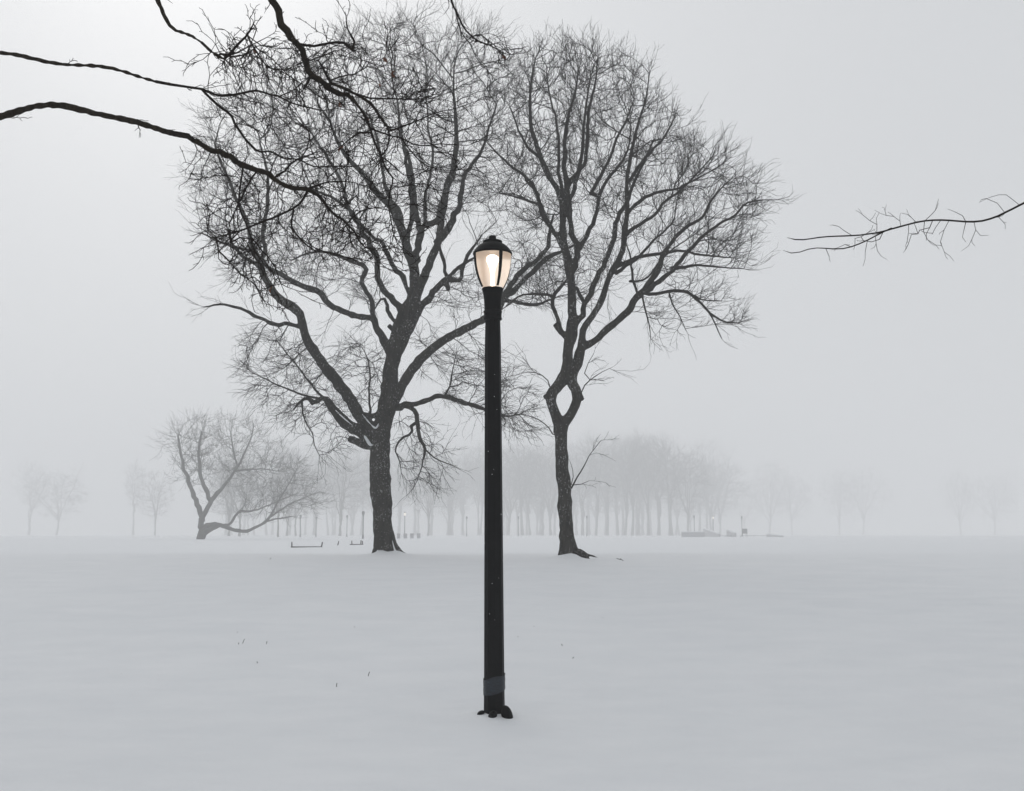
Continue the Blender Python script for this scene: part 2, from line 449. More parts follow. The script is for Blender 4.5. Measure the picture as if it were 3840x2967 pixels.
def grow_nodes(rng, P, Rr, att, step, kill, bias, out, centre, jit, rmin, expo, maxit):
    P = P.astype(np.float32); att = att.astype(np.float32)
    ns = len(P); cap = 400000
    N = np.zeros((cap, 3), np.float32); N[:ns] = P; cnt = ns
    par = np.full(cap, -1, np.int64); nch = np.zeros(cap, np.int32)
    best = np.full(len(att), 1e9, np.float32); bi = np.zeros(len(att), np.int64)
    alive = np.ones(len(att), bool); bias = np.array(bias, np.float32)
    def upd(a, b_):
        idx = np.nonzero(alive)[0]
        for c in range(a, b_, 1500):
            Q = N[c:min(c + 1500, b_)]
            A = att[idx]
            d2 = (A ** 2).sum(1)[:, None] + (Q ** 2).sum(1)[None] - 2 * A @ Q.T
            m_ = d2.argmin(1); dv = d2[np.arange(len(idx)), m_]
            k = dv < best[idx]
            best[idx[k]] = dv[k]; bi[idx[k]] = m_[k] + c
    upd(0, ns)
    for it in range(maxit):
        alive &= best > kill * kill
        idx = np.nonzero(alive)[0]
        if len(idx) == 0: break
        src, inv = np.unique(bi[idx], return_inverse=True)
        dirv = att[idx] - N[bi[idx]]; dirv /= np.linalg.norm(dirv, axis=1, keepdims=True) + 1e-9
        acc = np.zeros((len(src), 3), np.float32); np.add.at(acc, inv, dirv)
        acc /= np.linalg.norm(acc, axis=1, keepdims=True) + 1e-9
        if par is not None:
            pd = np.zeros_like(acc); hp = par[src] >= 0
            pd[hp] = N[src[hp]] - N[par[src[hp]]]; pd /= np.linalg.norm(pd, axis=1, keepdims=True) + 1e-9
            acc += .35 * pd
        acc += rng.normal(0, jit, acc.shape) + bias
        if out and centre is not None:
            o_ = N[src] - np.array(centre, np.float32); acc += out * o_ / (np.linalg.norm(o_, axis=1, keepdims=True) + 1e-9)
        acc /= np.linalg.norm(acc, axis=1, keepdims=True) + 1e-9
        ok = nch[src] < 4
        # attractors whose node is used up are dropped
        dead = ~ok[inv]; alive[idx[dead]] = False
        src = src[ok]; acc = acc[ok]
        if len(src) == 0: continue
        a = cnt; b_ = cnt + len(src)
        if b_ >= cap: break
        N[a:b_] = N[src] + acc * step * rng.uniform(.8, 1.2, (len(src), 1)); par[a:b_] = src; nch[src] += 1; cnt = b_
        upd(a, b_)
    N = N[:cnt].astype(float); par = par[:cnt]
    pw = np.zeros(cnt)
    tips = np.ones(cnt, bool); tips[par[par >= 0]] = False
    pw[tips] = rmin ** expo
    for i in range(cnt - 1, ns - 1, -1): pw[par[i]] += pw[i]
    nr = pw ** (1 / expo); nr[:ns] = np.minimum(np.maximum(nr[:ns], .3 * Rr), Rr)
    for i in range(ns, cnt):                   # a branch is never thicker than what carries it
        if nr[i] > nr[par[i]] * .95: nr[i] = nr[par[i]] * .95
    return N, par, nr, ns

def build_tree(tr, root, bark_m, twig_m, rthick=.05, voxel=.022, twigsets=(), trunk_bm=None, disp=.012, crown_name='crown'):
    bm = trunk_bm or bmesh.new()
    A, B, R0, R1 = [], [], [], []
    for p, r_, pre, ok in tr.limbs:
        pts, rad = list(p), list(r_)
        if pre is not None:
            pts = [pre[0]] + pts; rad = [min(r_[0], pre[1] * .95)] + rad
            if np.linalg.norm(pts[1] - pts[0]) < 1e-4: pts, rad = pts[1:], rad[1:]
        rad = np.array(rad); pts = np.array(pts)
        thick = np.nonzero(rad >= rthick)[0]; last = thick[-1] if len(thick) else -1
        if last >= 1: tube_bm(bm, pts[:last + 1], rad[:last + 1], 10)
        i0 = max(last - 1, 0)
        if last < 1: i0 = 0
        if i0 < len(pts) - 1:
            A.append(pts[i0:-1]); B.append(pts[i0 + 1:]); R0.append(rad[i0:-1]); R1.append(rad[i0 + 1:])
    tm = bm_mesh('trunk', bm)
    o_ = bpy.data.objects.new('trunk', tm); COL.objects.link(o_)
    rm = o_.modifiers.new('r', 'REMESH'); rm.mode = 'VOXEL'; rm.voxel_size = voxel; rm.use_smooth_shade = True
    sm = o_.modifiers.new('s', 'SMOOTH'); sm.iterations = 3; sm.factor = .5
    dg = bpy.context.evaluated_depsgraph_get()
    me = bpy.data.meshes.new_from_object(o_.evaluated_get(dg))
    bpy.data.objects.remove(o_); bpy.data.meshes.remove(tm)
    # gnarled surface
    n_ = len(me.vertices); co = np.zeros(n_ * 3); me.vertices.foreach_get('co', co); co = co.reshape(-1, 3)
    no = np.zeros(n_ * 3); me.vertices.foreach_get('normal', no); no = no.reshape(-1, 3)
    k = 1 / (voxel * 4.5)
    h = np.sin(co[:, 0] * 1.9 * k + 2 * np.sin(co[:, 2] * .5 * k)) * np.sin(co[:, 1] * 1.7 * k + co[:, 2] * .31 * k) \
        + .7 * np.sin(co[:, 2] * .8 * k + 3 * np.sin(co[:, 0] * .7 * k)) + .6 * np.sin(co[:, 0] * .35 * k + co[:, 2] * .23 * k + 1.3)
    co += no * (h * disp * .5)[:, None]
    me.vertices.foreach_set('co', co.ravel()); me.update()
    base = np.array(root.location)
    def shift(me_):
        n2 = len(me_.vertices); c2 = np.zeros(n2 * 3, np.float32); me_.vertices.foreach_get('co', c2)
        c2 = c2.reshape(-1, 3) - base; me_.vertices.foreach_set('co', c2.astype(np.float32).ravel()); me_.update()
    me.name = 'trunk'; shift(me); trunk = link('trunk', me, bark_m, root)
    LA, LB, L0, L1 = (np.vstack(A), np.vstack(B), np.concatenate(R0), np.concatenate(R1)) if A else (np.zeros((0, 3)),) * 2 + (np.zeros(0),) * 2
    if hasattr(tr, 'N'):
        i = np.arange(tr.ns, len(tr.N)); pa = tr.par[i]
        SA, SB, S1 = tr.N[pa], tr.N[i], tr.nr[i]; S0 = np.minimum(tr.nr[pa], S1 * 1.25)
    else: SA = SB = np.zeros((0, 3)); S0 = S1 = np.zeros(0)
    V, F = [], []; off = 0
    for a, b_, c, d, sides in [(LA, LB, L0, L1, 7), (SA[S1 > .014], SB[S1 > .014], S0[S1 > .014], S1[S1 > .014], 5),
                              (SA[S1 <= .014], SB[S1 <= .014], S0[S1 <= .014], S1[S1 <= .014], 3)] + [(*t, 3) for t in twigsets]:
        if len(a) == 0: continue
        v, f = segs_mesh('x', a, b_, c, d, sides); V.append(v); F.append(f + off); off += len(v)
    cm = mesh_np(crown_name, np.vstack(V) - base, np.vstack(F))
    crown = link(crown_name, cm, twig_m, root)
    return trunk, crown

def root_flare(bm, x, y, z, r, spec, top=.55):
    for (ang, ln_, rr) in spec:
        c, s = math.cos(ang), math.sin(ang)
        pts = [(x + c * r * .35, y + s * r * .35, z + top), (x + c * r * .75, y + s * r * .75, z + top * .42),
               (x + c * (r + ln_ * .45), y + s * (r + ln_ * .45), z + .05), (x + c * (r + ln_), y + s * (r + ln_), z - .06)]
        tube_bm(bm, pts, [rr * 1.0, rr, rr * .75, rr * .35], 8)

# =================================================================== SETTING
DL, DR = 28.0, 25.0                            # distances of the two big trees
tl_base, _ = unproj(*px('E', 1190, 1160), DL); tr_base, _ = unproj(*px('F', 540, 1140), DR)
lamp_base, _ = unproj(*px('X', 1054, 1526), 8.87)
MOUNDS += [(tl_base[0], tl_base[1] - .5, 1.1, .05), (tr_base[0], tr_base[1] - .4, .9, .05),
           (tl_base[0] - .12, tl_base[1] - .34, .13, .07), (tl_base[0] + .30, tl_base[1] - .36, .16, .06), (tl_base[0] + .05, tl_base[1] - .42, .30, .03),
           (tr_base[0] - .02, tr_base[1] - .30, .20, .07), (tr_base[0] + .12, tr_base[1] - .30, .14, .05), (tr_base[0] - .25, tr_base[1] - .2, .2, .04),
           (lamp_base[0], lamp_base[1] - .02, .24, .04)]

def axis_vals(c, near, far, n_):
    t = np.linspace(-1, 1, n_); k = 5.2
    return c + np.sinh(k * t) / math.sinh(k) * far
def axis(lo, hi, st, lo2, hi2):
    m_ = list(np.arange(lo, hi, st)); q, d = m_[-1], st
    while q < hi2: d *= 1.09; q += d; m_.append(q)
    q, d = m_[0], st; a_ = []
    while q > lo2: d *= 1.12; q -= d; a_.append(q)
    return np.array(a_[::-1] + m_)
gx = axis(-6.5, 6.5, .11, -640, 640); gy = axis(5.0, 31, .11, -560, 660)
X, Y = np.meshgrid(gx, gy); Z = gz(X, Y)
V = np.stack([X, Y, Z], -1).reshape(-1, 3); nx, ny = len(gx), len(gy)
ii = (np.arange(ny - 1)[:, None] * nx + np.arange(nx - 1)[None]).reshape(-1, 1)
ground = link('snow_ground', mesh_np('snow_ground', V, ii + np.array([[0, 1, nx + 1, nx]])), M['snow'])
tag(ground, 'smooth wind-blown snow covering the whole park lawn', 'snow', kind='structure')

# =================================================================== LEFT TREE
T = Tree(11, DL, .86); T.amt = .20; T.small = .028; T.shrink = .95
T.limb("E 1185,1215,195 1185,1165,190 1176,1120,168 1170,1050,150 1165,1000,146 1160,850,146 1150,700,152 1142,560,160 1142,450,154 1142,350,150 C 1150,1640,150 1165,1560,132 1190,1450,142 1210,1350,132 1215,1250,125 1225,1150,118 1240,1075,112", 0, wig=.03, seed_ok=True)
T.limb("C 1225,1090,85 1235,1000,76 1258,900,76 1285,820,82 1320,730,90 1380,650,95 1395,580,85 1400,480,80 1388,390,76 1355,300,68 1330,210,62 1300,120,60 1270,40,56 A 1240,1340,54 1170,1270,50 1080,1170,44 1000,1060,38 920,980,32 850,880,26 800,780,20 760,660,14", .6, wig=.06)
T.limb("C 1250,1075,95 1300,950,98 1350,850,96 1385,760,96 1400,680,92 1430,570,66 1480,450,66 1530,320,62 1580,200,58 A 1590,1470,52 1620,1290,50 1645,1150,52 1685,1050,50 1700,950,44 1710,850,36 1705,720,30 1700,600,23 1690,480,16 1690,330,11", -.6, wig=.06)
T.limb("C 1400,420,56 1430,260,55 1440,130,50 A 1425,1420,46 1400,1270,38 1388,1150,32 1375,1050,30 1355,950,27 1310,850,23 1290,700,19 1275,560,15 1240,420,10", 1.6)
T.limb("C 1440,190,46 1480,80,46 A 1530,1450,46 1590,1335,44 1640,1180,30 1690,1090,40 1700,1030,30", -.5)
T.limb("A 1560,1590,58 1620,1530,58 1670,1440,50 1710,1350,46 1745,1220,40 1772,1080,34 1850,980,27 1905,880,21 1960,700,15 2010,560,10", -2.2)
T.limb("A 1460,1490,28 1480,1400,25 1475,1270,22 1500,1150,20 1530,1000,21 1535,900,17 1500,750,14 1495,600,11 1470,450,8", 1.2)
T.limb("A 1340,1590,44 1360,1480,34 1375,1350,34 1370,1200,30 1350,1050,26 1320,900,22 1290,760,17", 2.2)
T.limb("A 1310,1480,32 1275,1340,40 1215,1260,38 1180,1150,30 1150,1000,24 1130,850,18 1060,640,12", 2.6)
T.limb("C 1120,1650,100 1080,1605,100 1000,1520,88 930,1400,90 850,1290,90 770,1190,85 700,1100,75 640,1010,75 590,920,66 565,830,66 550,760,68 480,690,72 400,640,60 340,570,55 290,490,52 260,400,50 230,330,50 200,270,42 170,150,38 150,60,34 A 110,1340,30 70,1260,27 30,1150,23 -40,1000,18 -90,850,13", -1.6, wig=.05)
T.limb("C 250,350,34 290,290,35 265,180,34 285,50,30 A 300,1350,28 310,1230,24 308,1110,21 290,1000,18 260,900,15 240,780,11", .8)
T.limb("C 270,440,30 200,370,26 120,320,24 30,240,20 -80,200,16 -180,150,10", -1.0)
T.limb("C 1225,1040,80 1185,975,70 1155,920,60 1115,850,54 1090,790,50 980,770,46 880,735,45 800,700,43 745,660,44 700,595,46 600,555,42 500,510,42 400,450,40 320,415,34 250,330,26 170,280,20 60,250,14", 1.5, wig=.05)
T.limb("C 1105,800,44 1090,700,36 1060,620,36 1015,550,36 1005,490,36 1035,420,38 1010,385,36 960,370,30 870,330,25 740,290,20 600,300,15 480,350,10", -1.4)
T.limb("C 1290,715,52 1220,620,46 1150,540,42 1120,430,46 1128,340,42 1060,220,44 1010,130,40 960,50,35 A 930,1380,31 880,1250,28 850,1140,25 780,1000,22 700,880,18 620,760,13", .9)
T.limb("C 1350,590,32 1325,500,42 1300,450,44 1240,400,38 1195,300,38 1170,235,38 1100,180,31 1020,110,28 960,30,25 A 880,1320,24 780,1250,20 640,1190,15", -1.7)
T.limb("C 1070,1685,90 990,1625,86 900,1570,88 800,1470,68 760,1410,58 720,1370,34 680,1395,42 650,1410,46 600,1375,22 540,1410,18 500,1460,12", -.9, wig=.06)
T.limb("E 1060,350,64 985,312,58 925,292,46", -.35)
T.limb("C 745,1400,20 640,1290,16 560,1180,12 480,1080,9 380,960,7", -1.5)
T.limb("C 690,1380,18 560,1350,14 430,1300,11 300,1240,8 180,1180,6", -1.0)
T.limb("C 560,1400,16 570,1500,12 600,1580,10 640,1640,8 E 650,330,7 690,410,5", -.6)
T.limb("C 1265,1370,88 1310,1270,76 1370,1180,76 1450,1080,70 1530,1010,66 1640,930,64 1760,870,58 1900,795,55 2010,740,50 D 70,610,46 150,555,42 200,500,38 300,405,38 400,312,36 490,275,24 600,215,14", -1.8, wig=.05)
T.limb("D 60,610,42 110,525,40 200,425,40 320,330,34 380,250,32 410,110,24 430,10,14", -.4)
T.limb("D 60,612,32 120,630,26 200,652,26 300,658,22 390,630,16 430,615,10", .3)
T.limb("C 1255,1440,64 1330,1428,40 1450,1405,42 1540,1370,38 1620,1365,36 1720,1395,36 1830,1430,28 1915,1460,22 D 100,1460,12 180,1445,8", -1.5)
T.limb("C 1620,1365,18 1660,1290,14 1680,1180,10 1700,1080,6", -.6)
T.limb("C 1325,1432,36 1380,1450,34 1412,1490,34 1420,1560,34 E 1430,245,32 1445,300,28 1478,365,24 1465,430,13 1440,540,8 1400,640,5", -.7)
T.limb("E 1410,170,26 1370,200,24 1378,240,18 1300,290,17 1255,370,12 1290,460,8 1300,540,5", -.3)
T.limb("E 1478,370,14 1560,440,10 1640,470,7 1740,520,4", -.4)
T.limb("C 1115,1502,46 1060,1505,42 1025,1495,30", -.3)
T.limb("C 1068,1500,20 1060,1350,15 1068,1200,13 1050,1090,9 1010,1000,5", .4)
T.limb("C 1425,745,60 1500,650,54 1535,570,46 1590,530,46 1645,490,52 1740,490,30 1760,400,32 1800,300,26 1850,230,18 1900,160,10", -.9)
T.limb("C 1635,520,46 1650,560,30", -.1)
T.limb("C 1650,475,30 1730,400,28 1800,355,22 1880,310,12", -.9)
T.limb("C 1640,470,30 1608,340,28 1590,250,20 1560,150,10", .5)
T.limb("C 545,845,36 460,825,31 370,830,30 290,800,29 220,770,29 130,720,22 40,690,20 -60,680,16 -170,700,10", -.8)
T.limb("C 1262,900,40 1218,845,34", -.2)
T.limb("C 1245,800,30 1200,735,30 1192,680,28 1165,630,18 1110,700,10 1080,760,7", -1.0)
for spec, n_, sp, mid in [
    ("X 440,560 405,450 400,340 430,230 500,165 590,130 680,100 760,60 850,30 950,10 1040,25 1095,90 1115,200 1105,320 1085,420 1020,480 960,470 900,520 820,560 700,560 620,600 540,600", 5600, 3.4, 0),
    ("X 480,600 490,520 560,500 620,600 560,640", 160, 1.5, 0),
    ("X 560,560 780,520 830,620 800,670 760,640 700,620 620,600", 380, 2.0, 0),
    ("X 512,770 545,700 600,690 660,740 720,740 790,830 780,890 715,965 650,930 590,905 540,850", 900, 1.6, -.4),
    ("X 600,740 700,700 720,820 600,800", 120, 1.2, 0),
    ("X 700,740 800,690 830,790 780,850", 260, 1.3, 0),
    ("X 880,780 930,740 1010,755 1060,770 1110,800 1155,850 1140,925 1100,955 1050,900 960,850 900,850", 620, 1.5, -.4),
    ("X 835,890 890,870 920,900 975,985 945,1030 890,1045 850,990 832,960", 260, .9, -.3),
    ("X 760,830 820,760 830,880", 60, .8, 0),
    ("X 900,660 960,600 1020,560 1060,600 1010,670 930,700", 200, 1.5, 0),
    ("X 1060,520 1110,470 1180,490 1220,520 1190,600 1160,660 1100,650 1070,680 1060,620", 420, 1.6, 0),
    ("X 1180,560 1260,500 1300,640 1260,720 1200,660", 90, 1.6, 0),
    ("X 870,700 930,690 920,770 880,790", 50, 1.0, 0)]:
    T.attract(spec, n_, sp, mid)
cL = unproj(*px('X', 830, 700), DL)[0]
T.grow(.13, .22, bias=(0, 0, .05), out=.30, centre=cL, jit=.13, rmin=.0085, rseed=.13, expo=2.2)
tw = fans(T, .85, .62, .26, .0056, .0034, up=.07, out=.28, centre=cL, spread=.66, nseg=5, p3=.60, bend=.155)
root = thing('bare_tree', (tl_base[0], tl_base[1], float(gz(tl_base[0], tl_base[1]))),
             'wide-spreading bare tree with thick trunk and low limbs, left of the lamp post', 'tree', 'large bare trees behind the lamp')
bm = bmesh.new()
x0, y0, z0 = tl_base[0] , tl_base[1], float(gz(tl_base[0], tl_base[1]))
root_flare(bm, x0, y0, z0, .22, [(-.3, .34, .085), (-.75, .16, .10), (3.6, .17, .11), (-1.75, .10, .10), (-2.5, .16, .11), (1.2, .2, .11), (2.4, .2, .11), (.4, .2, .10)], .55)
ltrunk, lcrown = build_tree(T, root, M['bark'], M['twig'], rthick=.042, voxel=.019, twigsets=[tw], trunk_bm=bm)
lroot = root

# =================================================================== RIGHT TREE
T = Tree(23, DR, .89); T.amt = .22; T.small = .022; T.shrink = .905
T.limb("F 545,1185,125 540,1130,118 530,1080,112 528,1000,108 525,900,106 515,800,105 512,700,105 508,600,103 495,500,95 490,400,92 487,300,92 487,230,98 488,180,110", 0, wig=.03)
T.limb("D 475,1510,84 445,1440,76 425,1380,74 412,1315,84 440,1268,82 490,1210,84 520,1150,90 530,1080,76 535,1010,74 547,945,76 560,880,86 570,800,88 568,700,66 565,600,62 560,500,62 548,420,68 530,320,64 508,220,52 498,100,50 496,0,46 B 495,1250,44 480,1200,42 460,1150,40 420,1090,40 370,1000,38 330,900,36 300,800,31 270,700,27 265,600,23 265,450,18 280,330,14 300,220,9", -.3, wig=.05, attach=True)
T.limb("D 500,1515,80 560,1430,72 592,1365,70 606,1310,74 585,1250,68 560,1190,80 575,1140,76 610,1080,66 620,1000,74 640,900,52 650,820,56 690,770,46 740,690,46 790,590,43 815,510,43 850,420,43 890,350,43 930,270,43 940,180,42 950,80,40 962,0,36 B 958,1200,34 965,1050,29 980,950,27 1010,800,22 1050,650,17 1100,480,12 1120,320,7", .1, wig=.05)
T.limb("D 405,1315,50 372,1322,34", -.1)
T.limb("D 600,1300,60 634,1325,40", -.1)
T.limb("D 535,895,46 500,855,42 475,820,40 458,798,38", -.2)
T.limb("D 490,840,26 472,780,28 450,720,28 420,650,28 432,590,28 470,545,26 510,500,20 530,480,14", -.9)
T.limb("D 430,600,24 380,580,22 320,582,20 250,580,16 190,592,13 120,650,9 60,690,6", -.8)
T.limb("D 590,790,56 640,735,48 655,650,40 700,570,40 740,480,40 790,380,40 830,280,38 870,170,36 882,70,34 910,0,30 B 950,1265,26 1010,1100,21 1080,960,16 1150,800,11", 1.7)
T.limb("D 650,640,28 625,590,26 600,540,22", .2)
T.limb("D 562,425,50 590,330,46 602,250,46 580,180,42 555,80,40 548,0,36 B 545,1240,34 590,1130,32 620,1000,28 640,860,24 650,700,20 670,520,15 700,330,10", 1.3)
T.limb("D 606,265,40 660,180,38 710,80,32 740,0,28 B 755,1220,27 820,1080,23 900,980,19 960,880,14 990,700,9", -1.6)
T.limb("B 525,1330,42 525,1200,44 527,1100,40 515,1000,35 512,850,29 525,700,25 545,600,21 590,450,15 610,280,9", .3)
T.limb("B 530,1150,30 580,1060,30 650,980,26 670,860,26 680,700,24 690,560,20 730,400,14 750,200,8", -1.2)
T.limb("B 500,1200,28 470,1000,24 470,850,20 450,650,16 400,450,12 380,280,7", 1.5)
T.limb("B 420,1090,26 360,950,24 250,850,20 180,720,15 120,560,10", -1.3)
T.limb("D 440,150,28 380,40,28 B 330,1230,26 290,1130,24 220,1050,22 120,980,18 40,900,13 -40,820,8", -.9)
T.limb("D 500,260,34 450,160,30 400,80,28 340,0,24 B 320,1200,24 230,1080,20", -.4)
T.limb("B 330,1260,20 250,1230,16 150,1200,13 40,1180,9", -1.2)
T.limb("D 645,960,60 720,920,52 800,850,50 880,780,50 980,690,52 1020,610,55 1080,560,52 1130,480,45 1190,400,40 1210,310,35 1260,240,30 1330,150,28 1400,90,25 1500,30,20 B 1560,1240,16 1640,1140,11 1700,1080,7", -1.5, wig=.05)
T.limb("D 1090,560,36 1150,520,36 1270,420,32 1380,300,28 1470,200,25 1600,90,20 1750,0,16 B 1800,1260,14 1900,1230,9 2040,1225,5", -.6)
T.limb("D 1080,570,30 1120,575,28 1200,575,25 1300,555,24 1400,570,22 1460,620,19 1540,700,17 1640,770,13 1760,790,8", .5)
T.limb("D 1400,570,14 1500,620,11 1640,630,7", .3)
T.limb("D 1540,700,13 1590,790,10 1640,900,6", .2)
T.limb("D 1035,575,20 1010,500,19 990,400,16 980,290,12 960,240,9", -.6)
T.limb("D 1070,590,16 1090,680,13 1120,800,9 1130,900,5", -.3)
T.limb("D 1260,560,14 1280,640,11 1340,740,8 1380,830,5", -.4)
T.limb("D 870,400,36 960,350,29 1080,310,26 1200,290,24 1350,270,19 1500,300,15 1700,320,9", 1.8)
T.limb("D 880,430,30 940,385,26 1010,340,20 1150,200,16 1280,80,11", -1.7)
T.limb("D 1280,395,28 1450,375,19 1600,385,13 1800,400,7", .8)
T.limb("D 950,160,30 1050,80,26 1150,20,22 B 1230,1240,20 1340,1160,16 1460,1040,12 1560,930,8", 1.2)
T.limb("B 960,1330,30 1050,1240,27 1150,1180,22 1300,1150,17 1450,1080,13 1600,1000,8", -1.5)
T.limb("B 965,1100,26 1050,980,24 1150,860,20 1240,760,15 1300,640,9", .9)
T.limb("B 700,1180,26 770,1060,26 830,940,20 880,800,20 960,640,13 1010,500,8", 2.0)
T.limb("D 980,490,16 1080,480,14 1200,340,14 1300,250,10 1450,150,7", 1.2)
T.limb("D 408,1252,9 392,1200,8 340,1160,7 270,1140,6 200,1150,4", -.4)
T.limb("D 634,1285,9 660,1230,8 720,1180,7 780,1140,5 835,1115,4", -.3)
T.limb("D 655,1150,7 680,1080,5 720,1010,4", -.1)
T.limb("D 425,1585,9 390,1530,8 350,1500,8 270,1460,6 190,1440,4", -.5)
T.limb("F 562,632,12 600,560,10 650,480,8 690,400,6 770,295,4", -.4)
T.limb("F 568,612,7 640,603,5 690,580,3", -.2)
T.limb("F 560,605,6 575,540,5 555,450,3", -.2)
for spec, n_, sp, mid in [
    ("X 1050,430 1058,330 1068,230 1090,140 1140,95 1200,78 1290,78 1340,125 1362,175 1420,195 1450,245 1490,290 1500,420 1420,470 1330,480 1260,470 1200,520 1150,540 1090,500", 3300, 2.7, 0),
    ("X 1490,330 1550,285 1560,345 1540,420 1500,430", 170, 1.4, 0),
    ("X 1450,400 1560,360 1605,365 1640,420 1625,480 1600,550 1590,600 1500,580 1400,560 1330,560 1300,500", 900, 2.3, 0),
    ("X 1340,600 1420,575 1500,590 1590,690 1555,720 1520,690 1450,650 1400,635", 270, 1.3, 0),
    ("X 1360,640 1400,640 1440,720 1380,710", 50, .8, 0),
    ("X 1180,560 1300,520 1330,560 1260,640 1200,660", 170, 1.6, 0),
    ("X 1060,640 1130,590 1190,560 1190,640 1130,650", 120, 1.2, 0),
    ("X 1110,770 1160,790 1180,810 1130,790", 14, .3, 0),
    ("X 1255,770 1300,780 1250,820", 12, .3, 0)]:
    T.attract(spec, n_, sp, mid)
cR = unproj(*px('X', 1225, 760), DR)[0]
T.grow(.13, .22, bias=(0, 0, .10), out=.5, centre=cR, jit=.11, rmin=.0085, rseed=.10, expo=2.2)
tw = fans(T, .85, .58, .23, .0056, .0034, up=.13, out=.34, centre=cR, spread=.60, nseg=5, p3=.58, bend=.15)
x0, y0 = tr_base[0], tr_base[1]; z0 = float(gz(x0, y0))
root = thing('bare_tree', (x0, y0, z0), 'fan-shaped bare tree with eye-shaped gap in its trunk, right of lamp post', 'tree', 'large bare trees behind the lamp')
bm = bmesh.new()
root_flare(bm, x0, y0, z0, .18, [(-.45, .36, .07), (-.2, .26, .08), (3.3, .03, .08), (-1.6, .04, .08), (1.4, .15, .08), (2.3, .08, .08), (-2.4, .04, .08), (.5, .2, .07)], .42)
tube_bm(bm, [(x0 + .22, y0 - .12, z0 + .16), (x0 + .38, y0 - .2, z0 + .07), (x0 + .52, y0 - .26, z0 + .035), (x0 + .66, y0 - .3, z0 - .01)], [.05, .04, .028, .014], 8)
build_tree(T, root, M['bark'], M['twig'], rthick=.045, voxel=.020, twigsets=[tw], trunk_bm=bm)

# =================================================================== MIDDLE-DISTANCE LEANING TREE AT THE LEFT
DM = 140.0
T = Tree(37, DM, 2.0); T.amt = .4
T.limb("X 425,1195,20 428,1150,18 436,1125,14 460,1118,9.5 E 30,962,26 90,972,26 150,978,25 220,945,23 290,905,21 340,840,16 380,760,13 430,680,10 470,610,8 520,520,6", 0, wig=.08, step=.25)
T.limb("X 430,1140,12 465,1122,8 E 30,925,20 60,880,19 90,835,19 150,830,17 210,820,12 300,790,9 400,745,7 520,700,5", -1.0, step=.25)
T.limb("X 428,1150,16 430,1110,12 450,1070,9.5 475,1040,8 E 30,575,24 65,520,20 110,450,16 150,360,12 190,260,9 200,180,6", 1.0, step=.25)
T.limb("E 60,530,16 150,520,13 260,515,9 380,530,6", -.6, step=.25)
T.limb("E 285,905,14 350,890,12 430,875,9 480,868,7", -.6, step=.25)
T.limb("E 310,880,14 400,820,12 500,760,9 600,720,6", -.8, step=.25)
T.limb("E 80,500,14 60,420,12 40,320,10 30,240,7", -.8, step=.25)
T.limb("X 432,1110,12 410,1050,10 390,990,7 380,930,4", 1.0, step=.25)
T.limb("X 450,1070,10 430,1020,8 425,960,6 430,920,4", -.8, step=.25)
T.attract("X 400,1040 410,950 440,900 490,885 540,910 580,945 605,960 600,1010 540,1030 490,1035", 700, 2.2)
T.attract("X 500,1090 560,1030 620,975 660,1010 685,1060 670,1090 620,1100 560,1100", 620, 1.6)
T.attract("X 350,930 400,890 450,890 440,1000 380,1040", 300, 2.2)
T.attract("X 495,1010 540,1020 545,1070 500,1070", 60, 1.0)
cM = unproj(*px('X', 440, 1130), DM)[0]
T.grow(.36, .55, bias=(0, 0, .10), out=.5, centre=cM, jit=.12, rmin=.020, rseed=.55)
tw = fans(T, .8, 1.7, .7, .0145, .0105, up=.14, out=.3, centre=cM, spread=.6, nseg=5, p3=.5, bend=.14, limb_r=.2)
bx, by = unproj(*px('X', 425, 1160), DM)[0][:2]
root = thing('bare_tree', (bx, by, float(gz(bx, by))), 'greyish half-faded bare tree with low arching boughs, left of the nearest bench', 'tree')
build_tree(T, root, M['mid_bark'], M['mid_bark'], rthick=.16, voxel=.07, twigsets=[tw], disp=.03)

# =================================================================== NEAR TREE OVERHANGING FROM THE LEFT
DN = 6.0
T = Tree(51, DN, .714)
tx, ty = -4.5, 6.3
tz = float(gz(tx, ty))
# own trunk outside the picture, at the left
tp = np.array([[tx, ty, tz - .2], [tx + .02, ty, tz + .6], [tx - .03, ty - .03, tz + 1.8], [tx + .06, ty + .02, tz + 2.8], [tx + .02, ty, tz + 4.0], [tx - .1, ty - .1, tz + 5.2], [tx + .1, ty, tz + 6.4]])
T.limbs.append((tp, np.array([.22, .17, .155, .145, .12, .09, .05]), None, False))
S_ = dict(step=.05, wig=.24)
def off_limb(pts, rad):                        # limb that joins the traced boughs to the trunk
    pts = np.array(pts, float); rad = np.array(rad, float)
    ln = np.concatenate([[0], np.cumsum(np.linalg.norm(np.diff(pts, axis=0), axis=1))]); t = np.linspace(0, ln[-1], int(ln[-1] / .09) + 3)
    q = np.stack([np.interp(t, ln, pts[:, k]) for k in range(3)], 1)
    for _ in range(14): q[1:-1] = .25 * q[:-2] + .5 * q[1:-1] + .25 * q[2:]
    f = t / ln[-1]; wv = np.sin(math.pi * f)[:, None]
    q += wv * np.stack([.03 * np.sin(t * 5 + rad[0] * 90), .05 * np.sin(t * 3.1), .045 * np.sin(t * 4.2 + rad[0] * 200) + .02 * np.sin(t * 11)], 1)
    T.limbs.append((q, np.interp(t, ln, rad) * (1 + .08 * np.sin(t * 17)), None, False))
e1 = unproj(*px('X', 300, -60), 6.2)[0]; e2 = unproj(*px('X', 560, -40), 6.0)[0]
off_limb([tp[5], tp[5] * .6 + e1 * .4 + np.array([0, 0, .12]), e1 + np.array([0, 0, .06]), e2], [.032, .026, .022, .0195])
